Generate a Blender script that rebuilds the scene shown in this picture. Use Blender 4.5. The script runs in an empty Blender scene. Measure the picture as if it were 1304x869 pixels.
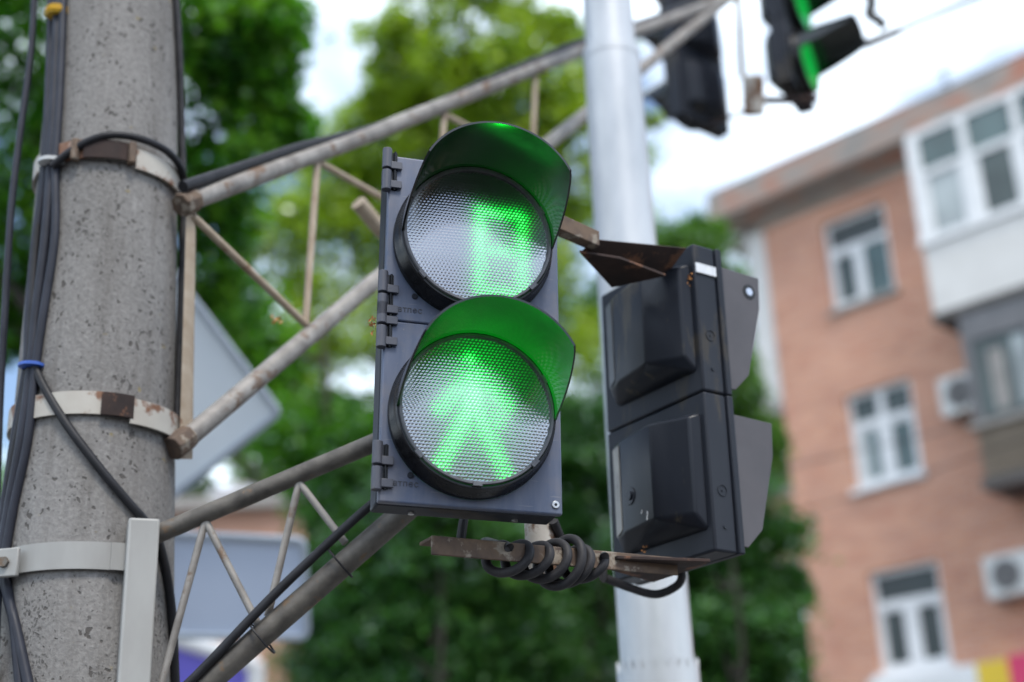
import bpy, math, random
import numpy as np
from mathutils import Vector, Matrix, Euler

SC = bpy.context.scene
COL = SC.collection
rad = math.radians
rng = np.random.default_rng(7)
random.seed(7)

# ------------------------------------------------------------------ camera frame (metres, z up, camera 1.6 m above the ground)
FPX, CX, CY = 1811.0, 652.0, 434.5
PITCH, ROLL = rad(21.6), rad(2.4)
CAM = Vector((0, 0, 1.6))
R0 = Vector((1, 0, 0)); FW = Vector((0, math.cos(PITCH), math.sin(PITCH))); U0 = Vector((0, -math.sin(PITCH), math.cos(PITCH)))
RT = math.cos(ROLL) * R0 - math.sin(ROLL) * U0
UP = math.sin(ROLL) * R0 + math.cos(ROLL) * U0

def at(px, py, d):
    """surveyed point: sight line of the photo followed to its real distance d"""
    return CAM + d * (FW + (px - CX) / FPX * RT - (py - CY) / FPX * UP)

def at_z(px, py, z):
    q = at(px, py, 1.0) - CAM
    return CAM + q * ((z - CAM.z) / q.z)

# ------------------------------------------------------------------ materials
def new_mat(name):
    m = bpy.data.materials.new(name); m.use_nodes = True
    nt = m.node_tree; b = nt.nodes['Principled BSDF']
    return m, nt, b

def nd(nt, t, **kw):
    n = nt.nodes.new(t)
    for k, v in kw.items():
        if k in n.inputs: n.inputs[k].default_value = v
        else: setattr(n, k, v)
    return n

def ramp(nt, fac, stops, interp='LINEAR'):
    r = nt.nodes.new('ShaderNodeValToRGB'); cr = r.color_ramp; cr.interpolation = interp
    while len(cr.elements) < len(stops): cr.elements.new(.5)
    for e, (p, c) in zip(cr.elements, stops):
        e.position = p; e.color = (*c, 1) if len(c) == 3 else c
    nt.links.new(fac, r.inputs[0]); return r.outputs[0]

def mixc(nt, fac, a, b, mode='MIX'):
    m = nt.nodes.new('ShaderNodeMix'); m.data_type = 'RGBA'; m.blend_type = mode
    for s, v in ((m.inputs[0], fac), (m.inputs[6], a), (m.inputs[7], b)):
        if isinstance(v, (int, float)): s.default_value = v
        elif isinstance(v, tuple): s.default_value = (*v, 1)
        else: nt.links.new(v, s)
    return m.outputs[2]

def coords(nt, scale=(1, 1, 1), kind='Object', rot=(0, 0, 0)):
    tc = nt.nodes.new('ShaderNodeTexCoord'); mp = nt.nodes.new('ShaderNodeMapping')
    mp.inputs['Scale'].default_value = scale; mp.inputs['Rotation'].default_value = rot
    nt.links.new(tc.outputs[kind], mp.inputs[0]); return mp.outputs[0]

def noise(nt, vec, scale, detail=4, rough=.55):
    n = nd(nt, 'ShaderNodeTexNoise', Scale=scale, Detail=detail, Roughness=rough)
    nt.links.new(vec, n.inputs['Vector']); return n.outputs['Fac']

def bump(nt, b, h, strength=.3, dist=.002):
    bp = nd(nt, 'ShaderNodeBump', Strength=strength, Distance=dist)
    nt.links.new(h, bp.inputs['Height']); nt.links.new(bp.outputs[0], b.inputs['Normal'])

def surf(name, c1, c2=None, rough=.5, metal=0.0, scale=20, stretch=(1, 1, 1), spots=None, spot_c=(.2, .09, .04), spot_scale=8,
         bmp=.15, spec=.5, rvar=.12, bdist=.001):
    m, nt, b = new_mat(name)
    v = coords(nt, stretch)
    n1 = noise(nt, v, scale)
    c2 = c2 or tuple(x * .7 for x in c1)
    col = ramp(nt, n1, [(.3, c1), (.7, c2)])
    if spots is not None:
        n2 = noise(nt, coords(nt, stretch), spot_scale, 6, .65)
        col = mixc(nt, ramp(nt, n2, [(spots, (0, 0, 0)), (spots + .06, (1, 1, 1))]), col,
                   mixc(nt, noise(nt, v, spot_scale * 6), spot_c, tuple(x * .45 for x in spot_c)))
    nt.links.new(col, b.inputs['Base Color'])
    rr = nd(nt, 'ShaderNodeMapRange'); rr.inputs[3].default_value = max(.03, rough - rvar); rr.inputs[4].default_value = min(1, rough + rvar)
    nt.links.new(noise(nt, v, scale * 2.3), rr.inputs[0]); nt.links.new(rr.outputs[0], b.inputs['Roughness'])
    b.inputs['Metallic'].default_value = metal
    b.inputs['Specular IOR Level'].default_value = spec
    if bmp: bump(nt, b, noise(nt, v, scale * 4), bmp, bdist)
    return m

M = {}
# faded grey door plastic: water streaks and dust
def door_mat():
    m, nt, b = new_mat('faded_door_plastic')
    streak = noise(nt, coords(nt, (9, 9, 1.2)), 6, 5, .6)
    blotch = noise(nt, coords(nt), 14, 5, .6)
    col = mixc(nt, ramp(nt, streak, [(.35, (0, 0, 0)), (.7, (1, 1, 1))]), (.060, .082, .140), (.105, .122, .175))
    col = mixc(nt, ramp(nt, blotch, [(.48, (0, 0, 0)), (.74, (.75, .75, .75))]), col, (.150, .142, .150))
    fine = noise(nt, coords(nt), 220, 3, .6)
    col = mixc(nt, ramp(nt, fine, [(.66, (0, 0, 0)), (.72, (.6, .6, .6))]), col, (.2, .19, .18))
    sc_ = noise(nt, coords(nt, (1, 1, 14), rot=(0, .5, 0)), 24, 2, .4)
    col = mixc(nt, ramp(nt, sc_, [(.70, (0, 0, 0)), (.715, (.45, .45, .45))]), col, (.22, .22, .23))
    nt.links.new(col, b.inputs['Base Color'])
    rr = nd(nt, 'ShaderNodeMapRange'); rr.inputs[3].default_value = .3; rr.inputs[4].default_value = .58
    nt.links.new(blotch, rr.inputs[0]); nt.links.new(rr.outputs[0], b.inputs['Roughness'])
    bump(nt, b, fine, .12, .0006)
    return m
M['door'] = door_mat()
M['housing'] = surf('dark_housing_plastic', (.015, .018, .026), (.026, .029, .037), .42, scale=9, stretch=(1, 1, .3), spots=.56, spot_c=(.06, .054, .048), spot_scale=15, bmp=.08, spec=.16)
M['housing_side'] = surf('weathered_side_plastic', (.046, .052, .075), (.075, .075, .088), .45, scale=9, stretch=(1, 1, .4), spots=.62, spot_c=(.12, .105, .09), spot_scale=14, bmp=.08)
M['cover'] = surf('rear_cover_plastic', (.010, .012, .018), (.020, .023, .030), .33, scale=9, stretch=(1, 1, .25), spots=.57, spot_c=(.075, .066, .052), spot_scale=16, bmp=.06, spec=.2)
M['ring'] = surf('black_gloss_ring', (.006, .006, .007), (.012, .012, .013), .25, scale=30, spec=.25, spots=.72, spot_c=(.07, .065, .06), spot_scale=20, bmp=.05)
M['sheen_pale'] = surf('painted_sheen_pale', (.36, .34, .30), (.22, .21, .19), .5, scale=20, spots=.66, spot_c=(.06, .06, .06), spot_scale=14)  # sky reflection put into the colour, for the lower cover's chamfer
M['sheen_dull'] = surf('painted_sheen_grey', (.10, .105, .11), (.06, .064, .07), .45, scale=20)  # duller painted reflection for the upper cover's chamfer
M['rim'] = surf('grey_lens_gasket', (.13, .13, .14), (.08, .08, .09), .4, scale=60)
M['visor_out'] = surf('visor_plastic', (.010, .013, .014), (.016, .018, .019), .12, spec=.55, rvar=.05, scale=12, spots=.7, spot_c=(.14, .13, .12), spot_scale=30, bmp=.05)
M['visor_side'] = surf('sunfaded_visor_plastic', (.085, .078, .084), (.062, .058, .064), .5, spec=.35, scale=10, bmp=.05)
M['screw'] = surf('zinc_screw', (.62, .62, .62), (.45, .45, .45), .35, 1.0, 60)
M['sticker'] = surf('white_sticker', (.72, .74, .76), (.55, .57, .6), .5, scale=60)
M['letter'] = surf('moulded_letters', (.052, .055, .068), (.038, .04, .05), .5, scale=60)
M['letter_light'] = surf('letter_edges', (.20, .20, .21), (.15, .15, .16), .5, scale=60)
M['rust'] = surf('rusty_angle_iron', (.15, .10, .065), (.065, .045, .036), .8, scale=34, stretch=(1, 1, 1), spots=.55, spot_c=(.34, .29, .23), spot_scale=26, bmp=.5)
M['darkrust'] = surf('dark_rusty_plate', (.05, .032, .027), (.028, .021, .02), .75, scale=25, spec=.2, spots=.54, spot_c=(.2, .1, .06), spot_scale=18, bmp=.4)
M['rustpost'] = surf('flaking_painted_post', (.5, .47, .42), (.36, .32, .28), .7, scale=20, spots=.5, spot_c=(.20, .10, .05), spot_scale=14, bmp=.4)
M['galv'] = surf('galvanised_pole', (.56, .58, .60), (.38, .41, .44), .40, .2, 11, (1, 1, .35), bmp=.06, rvar=.08)
M['chord'] = surf('weathered_grey_pipe', (.31, .29, .265), (.16, .145, .13), .55, .1, 26, (1, 1, 1), spots=.57, spot_c=(.20, .13, .085), spot_scale=19, bmp=.5)
M['chord_dark'] = surf('grimy_grey_pipe', (.15, .135, .115), (.055, .048, .042), .6, .1, 30, (1, 1, 1), spots=.6, spot_c=(.21, .14, .085), spot_scale=24, bmp=.6)
M['strut'] = surf('beige_rusty_rod', (.40, .33, .25), (.29, .22, .15), .7, 0, 30, spots=.6, spot_c=(.27, .14, .07), spot_scale=25, bmp=.3)
M['whitesteel'] = surf('white_painted_steel', (.35, .35, .335), (.26, .255, .24), .5, 0, 12, (1, 1, .4), spots=.68, spot_c=(.33, .24, .17), spot_scale=16, bmp=.15)
M['band'] = surf('white_band_rust', (.47, .45, .40), (.36, .325, .28), .6, 0, 12, spots=.52, spot_c=(.24, .11, .055), spot_scale=10, bmp=.3)
M['cable'] = surf('black_cable', (.014, .014, .016), (.026, .026, .03), .5, 0, 30, bmp=.15, spec=.25)
M['cable_grey'] = surf('blue_grey_cable', (.030, .033, .046), (.018, .02, .028), .5, 0, 20, bmp=.1, spec=.25)
M['cable_dusty'] = surf('dusty_cable', (.040, .038, .040), (.02, .02, .023), .55, 0, 40, bmp=.2, spec=.25)
M['yellow'] = surf('yellow_tape', (.75, .46, .03), (.55, .33, .02), .5, 0, 40)
M['blue'] = surf('blue_tie', (.04, .12, .5), (.03, .09, .38), .4, 0, 40)
M['paletie'] = surf('pale_tie', (.5, .52, .52), (.4, .4, .4), .5, 0, 40)
M['signback'] = surf('pale_sign_back', (.74, .80, .84), (.68, .74, .79), .45, .1, 4, bmp=.05)
M['signback2'] = surf('blue_grey_sign_back', (.50, .57, .70), (.46, .53, .66), .45, .1, 4, bmp=.05)
M['signedge'] = surf('sign_edge', (.36, .41, .46), (.3, .34, .4), .5, .2, 10)
M['white'] = surf('white_frame', (.78, .78, .78), (.66, .66, .66), .4, 0, 5, bmp=.03)
M['acwhite'] = surf('ac_white', (.72, .71, .68), (.6, .59, .56), .45, 0, 5, bmp=.03)
M['panelwhite'] = surf('cream_panel', (.66, .64, .61), (.6, .58, .55), .5, 0, 3, bmp=.05)
M['stone'] = surf('grey_sill', (.33, .31, .29), (.24, .225, .21), .8, 0, 6, bmp=.3, bdist=.01)
M['plaster'] = surf('grey_beige_plaster', (.50, .44, .39), (.38, .33, .29), .85, 0, 2.5, bmp=.2, bdist=.01)
M['darkgrey'] = surf('dark_frame', (.16, .155, .16), (.11, .11, .115), .5, 0, 5, bmp=.05)
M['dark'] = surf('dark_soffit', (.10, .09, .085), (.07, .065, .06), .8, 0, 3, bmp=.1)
M['yellowsign'] = surf('yellow_panel', (.72, .5, .02), (.66, .45, .02), .4, 0, 3, bmp=0)
M['pinksign'] = surf('magenta_panel', (.62, .03, .12), (.56, .025, .11), .4, 0, 3, bmp=0)
M['bill'] = surf('violet_billboard', (.17, .15, .66), (.23, .19, .68), .4, 0, 1.2, bmp=0)
M['roofing'] = surf('dark_roofing', (.09, .085, .09), (.06, .06, .06), .8, 0, 5)
M['leafdry'] = surf('dry_leaf', (.55, .26, .08), (.36, .15, .05), .8, 0, 200, bmp=.3)
M['barkA'] = surf('bark', (.035, .028, .022), (.02, .017, .014), .9, 0, 18, (1, 1, .3), bmp=.6, bdist=.02)
M['ground'] = surf('asphalt', (.06, .06, .06), (.045, .045, .045), .85, 0, 30, bmp=.4, bdist=.005)
M['paving'] = surf('paving', (.17, .165, .155), (.13, .125, .12), .85, 0, 6, bmp=.3, bdist=.004)
M['peach'] = surf('peach_plaster', (.47, .27, .19), (.40, .225, .155), .85, 0, 1.2, bmp=.2, bdist=.01)
M['greyblock'] = surf('pale_tower_render', (.55, .56, .6), (.5, .51, .55), .8, 0, .6, bmp=.1)

def concrete():
    m, nt, b = new_mat('pitted_concrete')
    v = coords(nt)
    base = ramp(nt, noise(nt, coords(nt, (1, 1, .45)), 7, 6, .6), [(.28, (.115, .108, .102)), (.5, (.175, .166, .158)), (.72, (.235, .224, .215))])
    fine = noise(nt, v, 160, 4, .65)
    col = mixc(nt, .35, base, ramp(nt, fine, [(.3, (.1, .095, .09)), (.7, (.38, .37, .35))]))
    drip = noise(nt, coords(nt, (1, 1, .07)), 26, 5, .65)
    col = mixc(nt, ramp(nt, drip, [(.5, (0, 0, 0)), (.72, (.65, .65, .65))]), col, (.095, .085, .076))
    # pits: voronoi cells gated by noise so that they gather in patches
    vw = nd(nt, 'ShaderNodeVectorMath', operation='ADD')
    nz = nd(nt, 'ShaderNodeTexNoise', Scale=60, Detail=3); nt.links.new(v, nz.inputs['Vector'])
    sc = nd(nt, 'ShaderNodeVectorMath', operation='SCALE'); sc.inputs['Scale'].default_value = .022
    nt.links.new(nz.outputs['Color'], sc.inputs[0]); nt.links.new(coords(nt, (1, 1, .8)), vw.inputs[0]); nt.links.new(sc.outputs[0], vw.inputs[1])
    vo = nd(nt, 'ShaderNodeTexVoronoi', Scale=84); nt.links.new(vw.outputs[0], vo.inputs['Vector'])
    gate = noise(nt, v, 26, 4, .6)
    sz = nd(nt, 'ShaderNodeMapRange'); sz.inputs[1].default_value = .36; sz.inputs[2].default_value = .66; sz.inputs[3].default_value = .04; sz.inputs[4].default_value = .39
    nt.links.new(gate, sz.inputs[0])
    lt = nd(nt, 'ShaderNodeMath', operation='SUBTRACT'); nt.links.new(sz.outputs[0], lt.inputs[0]); nt.links.new(vo.outputs['Distance'], lt.inputs[1])
    pit = ramp(nt, lt.outputs[0], [(0.0, (0, 0, 0)), (.07, (1, 1, 1))])
    col = mixc(nt, pit, col, (.082, .075, .069))
    vo2 = nd(nt, 'ShaderNodeTexVoronoi', Scale=170); nt.links.new(vw.outputs[0], vo2.inputs['Vector'])
    g2 = nd(nt, 'ShaderNodeMapRange'); g2.inputs[1].default_value = .40; g2.inputs[2].default_value = .66; g2.inputs[3].default_value = .0; g2.inputs[4].default_value = .45
    nt.links.new(noise(nt, coords(nt, (1.2, 1.2, .7)), 15, 4, .6), g2.inputs[0])
    l2 = nd(nt, 'ShaderNodeMath', operation='SUBTRACT'); nt.links.new(g2.outputs[0], l2.inputs[0]); nt.links.new(vo2.outputs['Distance'], l2.inputs[1])
    col = mixc(nt, ramp(nt, l2.outputs[0], [(0.0, (0, 0, 0)), (.12, (.85, .85, .85))]), col, (.075, .07, .066))
    lich = ramp(nt, noise(nt, coords(nt, (1, 1, 1.3)), 38, 3, .5), [(.71, (0, 0, 0)), (.76, (.8, .8, .8))])
    col = mixc(nt, lich, col, (.21, .165, .07))
    lime = ramp(nt, noise(nt, coords(nt, (1.5, 1.5, .3)), 19, 4, .6), [(.64, (0, 0, 0)), (.8, (.5, .5, .5))])
    col = mixc(nt, lime, col, (.44, .43, .42))
    nt.links.new(col, b.inputs['Base Color']); b.inputs['Roughness'].default_value = .9
    pass
    hh = nd(nt, 'ShaderNodeMath', operation='SUBTRACT'); nt.links.new(fine, hh.inputs[0]); nt.links.new(pit, hh.inputs[1])
    bump(nt, b, hh.outputs[0], .6, .003)
    return m
M['concrete'] = concrete()

def brick():
    m, nt, b = new_mat('orange_brick')
    # u runs along object x, v along object z
    tc = nt.nodes.new('ShaderNodeTexCoord'); sp = nt.nodes.new('ShaderNodeSeparateXYZ'); cb = nt.nodes.new('ShaderNodeCombineXYZ')
    nt.links.new(tc.outputs['Object'], sp.inputs[0]); nt.links.new(sp.outputs[0], cb.inputs[0]); nt.links.new(sp.outputs[2], cb.inputs[1])
    br = nd(nt, 'ShaderNodeTexBrick', Scale=1.0); br.inputs['Brick Width'].default_value = .26; br.inputs['Row Height'].default_value = .077
    br.inputs['Mortar Size'].default_value = .011; br.inputs['Color1'].default_value = (.60, .265, .140, 1); br.inputs['Color2'].default_value = (.41, .16, .09, 1)
    br.inputs['Mortar'].default_value = (.46, .36, .31, 1); br.inputs['Bias'].default_value = -.1
    nt.links.new(cb.outputs[0], br.inputs['Vector'])
    big = noise(nt, coords(nt, (.7, 1, 2.2)), 1.1, 5, .65)
    col = mixc(nt, ramp(nt, big, [(.35, (0, 0, 0)), (.75, (.8, .8, .8))]), br.outputs['Color'], (.62, .35, .25))
    row = noise(nt, coords(nt, (1, 1, 2.6)), 2.1, 5, .6)
    col = mixc(nt, ramp(nt, row, [(.50, (0, 0, 0)), (.72, (.55, .55, .55))]), col, (.38, .14, .09))
    nt.links.new(col, b.inputs['Base Color']); b.inputs['Roughness'].default_value = .9
    bump(nt, b, br.outputs['Fac'], -.4, .006)
    return m
M['brick'] = brick()

def cornice_mat():
    m, nt, b = new_mat('peeling_cornice')
    n = noise(nt, coords(nt, (.9, 3, 2.6)), 1.6, 4, .6)
    col = ramp(nt, n, [(.3, (.20, .18, .165)), (.44, (.30, .275, .25)), (.57, (.36, .25, .2)), (.64, (.40, .17, .115)), (.7, (.38, .19, .14)), (.76, (.26, .235, .21))])
    nt.links.new(col, b.inputs['Base Color']); b.inputs['Roughness'].default_value = .9
    bump(nt, b, noise(nt, coords(nt), 9, 4), .4, .02)
    return m
M['cornice'] = cornice_mat()

def glass(name, c, rough=.06):
    m, nt, b = new_mat(name)
    n = noise(nt, coords(nt), 1.3, 2)
    nt.links.new(ramp(nt, n, [(.35, c), (.7, tuple(x * .55 for x in c))]), b.inputs['Base Color'])
    b.inputs['Roughness'].default_value = rough; b.inputs['Specular IOR Level'].default_value = .45
    return m
M['pane'] = glass('window_pane', (.075, .10, .095))
M['pane_dark'] = glass('dark_window_pane', (.028, .036, .033))
M['pane_light'] = glass('curtained_pane', (.42, .46, .46), .15)
M['pane_teal'] = glass('teal_pane', (.10, .155, .155), .1)

def leafmat(name, cols, trans=.5, tint=(1.1, 1.25, .5)):
    m, nt, b = new_mat(name)
    nt.nodes.remove(b)
    out = nt.nodes['Material Output']
    a = nd(nt, 'ShaderNodeAttribute', attribute_name='var')
    c = ramp(nt, a.outputs['Fac'], [(i / (len(cols) - 1), x) for i, x in enumerate(cols)])
    d = nd(nt, 'ShaderNodeBsdfDiffuse'); t = nd(nt, 'ShaderNodeBsdfTranslucent'); g = nd(nt, 'ShaderNodeBsdfGlossy', Roughness=.38)
    g.inputs['Color'].default_value = (.6, .65, .7, 1)
    nt.links.new(c, d.inputs[0])
    nt.links.new(mixc(nt, 1.0, c, tint, 'MULTIPLY'), t.inputs[0])
    m1 = nd(nt, 'ShaderNodeMixShader'); m1.inputs[0].default_value = trans
    nt.links.new(d.outputs[0], m1.inputs[1]); nt.links.new(t.outputs[0], m1.inputs[2])
    fr = nd(nt, 'ShaderNodeFresnel', IOR=1.4)
    fm = nd(nt, 'ShaderNodeMath', operation='MULTIPLY'); nt.links.new(fr.outputs[0], fm.inputs[0]); fm.inputs[1].default_value = .22
    m2 = nd(nt, 'ShaderNodeMixShader'); nt.links.new(fm.outputs[0], m2.inputs[0])
    nt.links.new(m1.outputs[0], m2.inputs[1]); nt.links.new(g.outputs[0], m2.inputs[2])
    nt.links.new(m2.outputs[0], out.inputs[0])
    return m
M['leaf_dark'] = leafmat('dark_broad_leaf', [(.025, .11, .010), (.06, .22, .018), (.12, .31, .025), (.20, .40, .045)], .5)
M['leaf_light'] = leafmat('yellow_green_leaf', [(.13, .23, .015), (.26, .38, .03), (.38, .50, .05), (.50, .60, .09)], .5)
M['leaf_mid'] = leafmat('mid_green_leaf', [(.05, .14, .018), (.10, .23, .03), (.17, .32, .045)], .5)
M['leaf_spruce'] = leafmat('spruce_needles', [(.018, .075, .016), (.055, .17, .034), (.13, .29, .055)], .4)

def lens_mat():
    m, nt, b = new_mat('led_lens')
    tc = nt.nodes.new('ShaderNodeTexCoord'); sp = nt.nodes.new('ShaderNodeSeparateXYZ'); cb = nt.nodes.new('ShaderNodeCombineXYZ')
    nt.links.new(tc.outputs['Object'], sp.inputs[0])
    sh = nd(nt, 'ShaderNodeMath', operation='MULTIPLY_ADD'); nt.links.new(sp.outputs[2], sh.inputs[0]); sh.inputs[1].default_value = -.577; nt.links.new(sp.outputs[0], sh.inputs[2])
    zz = nd(nt, 'ShaderNodeMath', operation='MULTIPLY'); nt.links.new(sp.outputs[2], zz.inputs[0]); zz.inputs[1].default_value = 1.155
    nt.links.new(sh.outputs[0], cb.inputs[0]); nt.links.new(zz.outputs[0], cb.inputs[1])
    vo = nd(nt, 'ShaderNodeTexVoronoi', Scale=198, voronoi_dimensions='2D'); vo.inputs['Randomness'].default_value = .12
    nt.links.new(cb.outputs[0], vo.inputs['Vector'])
    a = nd(nt, 'ShaderNodeAttribute', attribute_name='glow')
    fac = ramp(nt, vo.outputs['Distance'], [(.0, (1, 1, 1)), (.14, (.8, .8, .8)), (.42, (.05, .05, .05))])
    mul = nd(nt, 'ShaderNodeMath', operation='MULTIPLY'); nt.links.new(a.outputs['Fac'], mul.inputs[0]); nt.links.new(fac, mul.inputs[1])
    st = nd(nt, 'ShaderNodeMath', operation='MULTIPLY'); nt.links.new(mul.outputs[0], st.inputs[0]); st.inputs[1].default_value = GLOW
    ecol = ramp(nt, mul.outputs[0], [(.0, (.0, 1, .06)), (.35, (.004, 1, .07)), (.85, (.14, 1, .2))])
    nt.links.new(ecol, b.inputs['Emission Color']); nt.links.new(st.outputs[0], b.inputs['Emission Strength'])
    dust = noise(nt, coords(nt), 55, 4, .6)
    nt.links.new(ramp(nt, dust, [(.35, (.012, .014, .015)), (.75, (.05, .05, .05))]), b.inputs['Base Color'])
    b.inputs['Roughness'].default_value = .22
    bp = nd(nt, 'ShaderNodeBump', Strength=.36, Distance=.0012); nt.links.new(vo.outputs['Distance'], bp.inputs['Height']); nt.links.new(bp.outputs[0], b.inputs['Normal'])
    g = nd(nt, 'ShaderNodeBsdfGlossy', Roughness=.12); g.inputs['Color'].default_value = (.92, .95, 1, 1); nt.links.new(bp.outputs[0], g.inputs['Normal'])
    mx = nd(nt, 'ShaderNodeMixShader'); mx.inputs[0].default_value = .28
    nt.links.new(b.outputs[0], mx.inputs[1]); nt.links.new(g.outputs[0], mx.inputs[2]); nt.links.new(mx.outputs[0], nt.nodes['Material Output'].inputs[0])
    return m
GLOW = 3.7
M['lens'] = lens_mat()
m_, nt_, b_ = new_mat('green_lens_far'); b_.inputs['Base Color'].default_value = (.01, .25, .04, 1)
b_.inputs['Emission Color'].default_value = (.0, 1, .12, 1); b_.inputs['Emission Strength'].default_value = .16; b_.inputs['Roughness'].default_value = .2
nt_.links.new(ramp(nt_, noise(nt_, coords(nt_), 60), [(.3, (.01, .3, .05)), (.7, (.01, .2, .03))]), b_.inputs['Base Color'])
M['lens_green'] = m_
M['lens_off'] = surf('unlit_dark_lens', (.03, .012, .01), (.05, .02, .015), .2, 0, 60)

# ------------------------------------------------------------------ mesh helpers
WM = {}   # world matrix of every thing / part root

class MB:
    def __init__(s): s.v = []; s.f = []; s.sm = []
    def add(s, vs, fs, smooth=False):
        o = len(s.v); s.v += [tuple(p) for p in vs]; s.f += [tuple(i + o for i in f) for f in fs]; s.sm += [smooth] * len(fs); return s
    def hexa(s, p):   # p: 8 corners, 0-3 bottom ring, 4-7 top ring
        return s.add(p, [(0, 3, 2, 1), (4, 5, 6, 7), (0, 1, 5, 4), (1, 2, 6, 5), (2, 3, 7, 6), (3, 0, 4, 7)])
    def box(s, a, b, mat=None):
        (x0, y0, z0), (x1, y1, z1) = a, b
        p = [Vector(q) for q in ((x0, y0, z0), (x1, y0, z0), (x1, y1, z0), (x0, y1, z0), (x0, y0, z1), (x1, y0, z1), (x1, y1, z1), (x0, y1, z1))]
        if mat is not None: p = [mat @ q for q in p]
        return s.hexa(p)
    def prism(s, poly, d):   # poly list of Vectors, extruded by vector d
        n = len(poly); vs = list(poly) + [p + d for p in poly]
        fs = [tuple(range(n))[::-1], tuple(range(n, 2 * n))] + [(i, (i + 1) % n, n + (i + 1) % n, n + i) for i in range(n)]
        return s.add(vs, fs)
    def tube(s, pts, r, n=12, cap=True, flat=1.0):
        pts = [Vector(p) for p in pts]; k = len(pts)
        rs = r if isinstance(r, (list, tuple)) else [r] * k
        tang = [((pts[min(i + 1, k - 1)] - pts[max(i - 1, 0)]).normalized()) for i in range(k)]
        a = Vector((0, 0, 1)) if abs(tang[0].z) < .9 else Vector((1, 0, 0))
        u = tang[0].cross(a).normalized(); vs = []; rs = [float(x) for x in rs]
        for i in range(k):
            if i:
                u = u - tang[i] * u.dot(tang[i]); u.normalize()
            w = tang[i].cross(u)
            for j in range(n):
                t = 2 * math.pi * j / n
                vs.append(pts[i] + rs[i] * (math.cos(t) * u + flat * math.sin(t) * w))
        fs = [(i * n + j, i * n + (j + 1) % n, (i + 1) * n + (j + 1) % n, (i + 1) * n + j) for i in range(k - 1) for j in range(n)]
        s.add(vs, fs, True)
        if cap:
            s.add([vs[j] for j in range(n)], [tuple(range(n))[::-1]]); s.add([vs[(k - 1) * n + j] for j in range(n)], [tuple(range(n))])
        return s
    def lathe(s, prof, n=48, mat=None, smooth=True):   # prof: (r, y) about local -y axis .. returns ring surfaces in local XZ plane
        vs = []
        for (r, y) in prof:
            for j in range(n):
                t = 2 * math.pi * j / n; q = Vector((r * math.cos(t), y, r * math.sin(t)))
                vs.append(mat @ q if mat is not None else q)
        k = len(prof)
        return s.add(vs, [(i * n + j, i * n + (j + 1) % n, (i + 1) * n + (j + 1) % n, (i + 1) * n + j) for i in range(k - 1) for j in range(n)], smooth)
    def build(s, name, mat, parent=None, world=False, bevel=0, seg=2, auto=None):
        me = bpy.data.meshes.new(name)
        vs = s.v
        if world and parent is not None:
            inv = WM[parent.name].inverted(); vs = [tuple(inv @ Vector(p)) for p in vs]
        me.from_pydata(vs, [], s.f)
        me.polygons.foreach_set('use_smooth', s.sm)
        import bmesh as _bm
        b = _bm.new(); b.from_mesh(me); _bm.ops.remove_doubles(b, verts=b.verts, dist=1e-6); _bm.ops.recalc_face_normals(b, faces=b.faces); b.to_mesh(me); b.free()
        me.set_sharp_from_angle(angle=rad(42))
        o = bpy.data.objects.new(name, me); COL.objects.link(o)
        me.materials.append(mat)
        if parent is not None: o.parent = parent; WM[o.name] = WM[parent.name]
        else: WM[o.name] = Matrix.Identity(4)
        if bevel:
            md = o.modifiers.new('edge', 'BEVEL'); md.width = bevel; md.segments = seg; md.limit_method = 'ANGLE'; md.angle_limit = rad(35)
        return o

def tag(o, label, cat, group=None, kind=None):
    o['label'] = label; o['category'] = cat
    if group: o['group'] = group
    if kind: o['kind'] = kind
    return o

def thing(name, loc, label, cat, group=None, rot=None):
    o = bpy.data.objects.new(name, None); COL.objects.link(o); o.empty_display_size = .05
    m = Matrix.Translation(loc)
    if rot is not None: m = m @ rot.to_4x4()
    o.matrix_world = m; WM[o.name] = m
    return tag(o, label, cat, group)

def single(mb, name, mat, base, label, cat, group=None, **kw):
    """a thing that is one mesh, origin at its base"""
    base = Vector(base); mb.v = [tuple(Vector(p) - base) for p in mb.v]
    o = mb.build(name, mat, **kw); o.location = base; WM[o.name] = Matrix.Translation(base)
    return tag(o, label, cat, group)

def smooth_path(pts, n=10):
    pts = [Vector(p) for p in pts]; out = []
    P = [pts[0] * 2 - pts[1]] + pts + [pts[-1] * 2 - pts[-2]]
    for i in range(1, len(P) - 2):
        a, b, c, d = P[i - 1:i + 3]
        for k in range(n):
            t = k / n
            out.append(.5 * ((2 * b) + (c - a) * t + (2 * a - 5 * b + 4 * c - d) * t * t + (3 * b - a - 3 * c + d) * t ** 3))
    out.append(pts[-1]); return out

def rotm(yaw, pit, rol):
    return Matrix.Rotation(yaw, 3, 'Z') @ Matrix.Rotation(pit, 3, 'X') @ Matrix.Rotation(rol, 3, 'Y')

# ------------------------------------------------------------------ traffic signals (local: x right seen from the front, y into the housing, z up)
LR = .0995        # lens radius
def seg_d(px, pz, a, b):
    ax, az = a; bx, bz = b; dx, dz = bx - ax, bz - az
    t = np.clip(((px - ax) * dx + (pz - az) * dz) / (dx * dx + dz * dz + 1e-12), 0, 1)
    return np.hypot(px - ax - t * dx, pz - az - t * dz)

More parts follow.
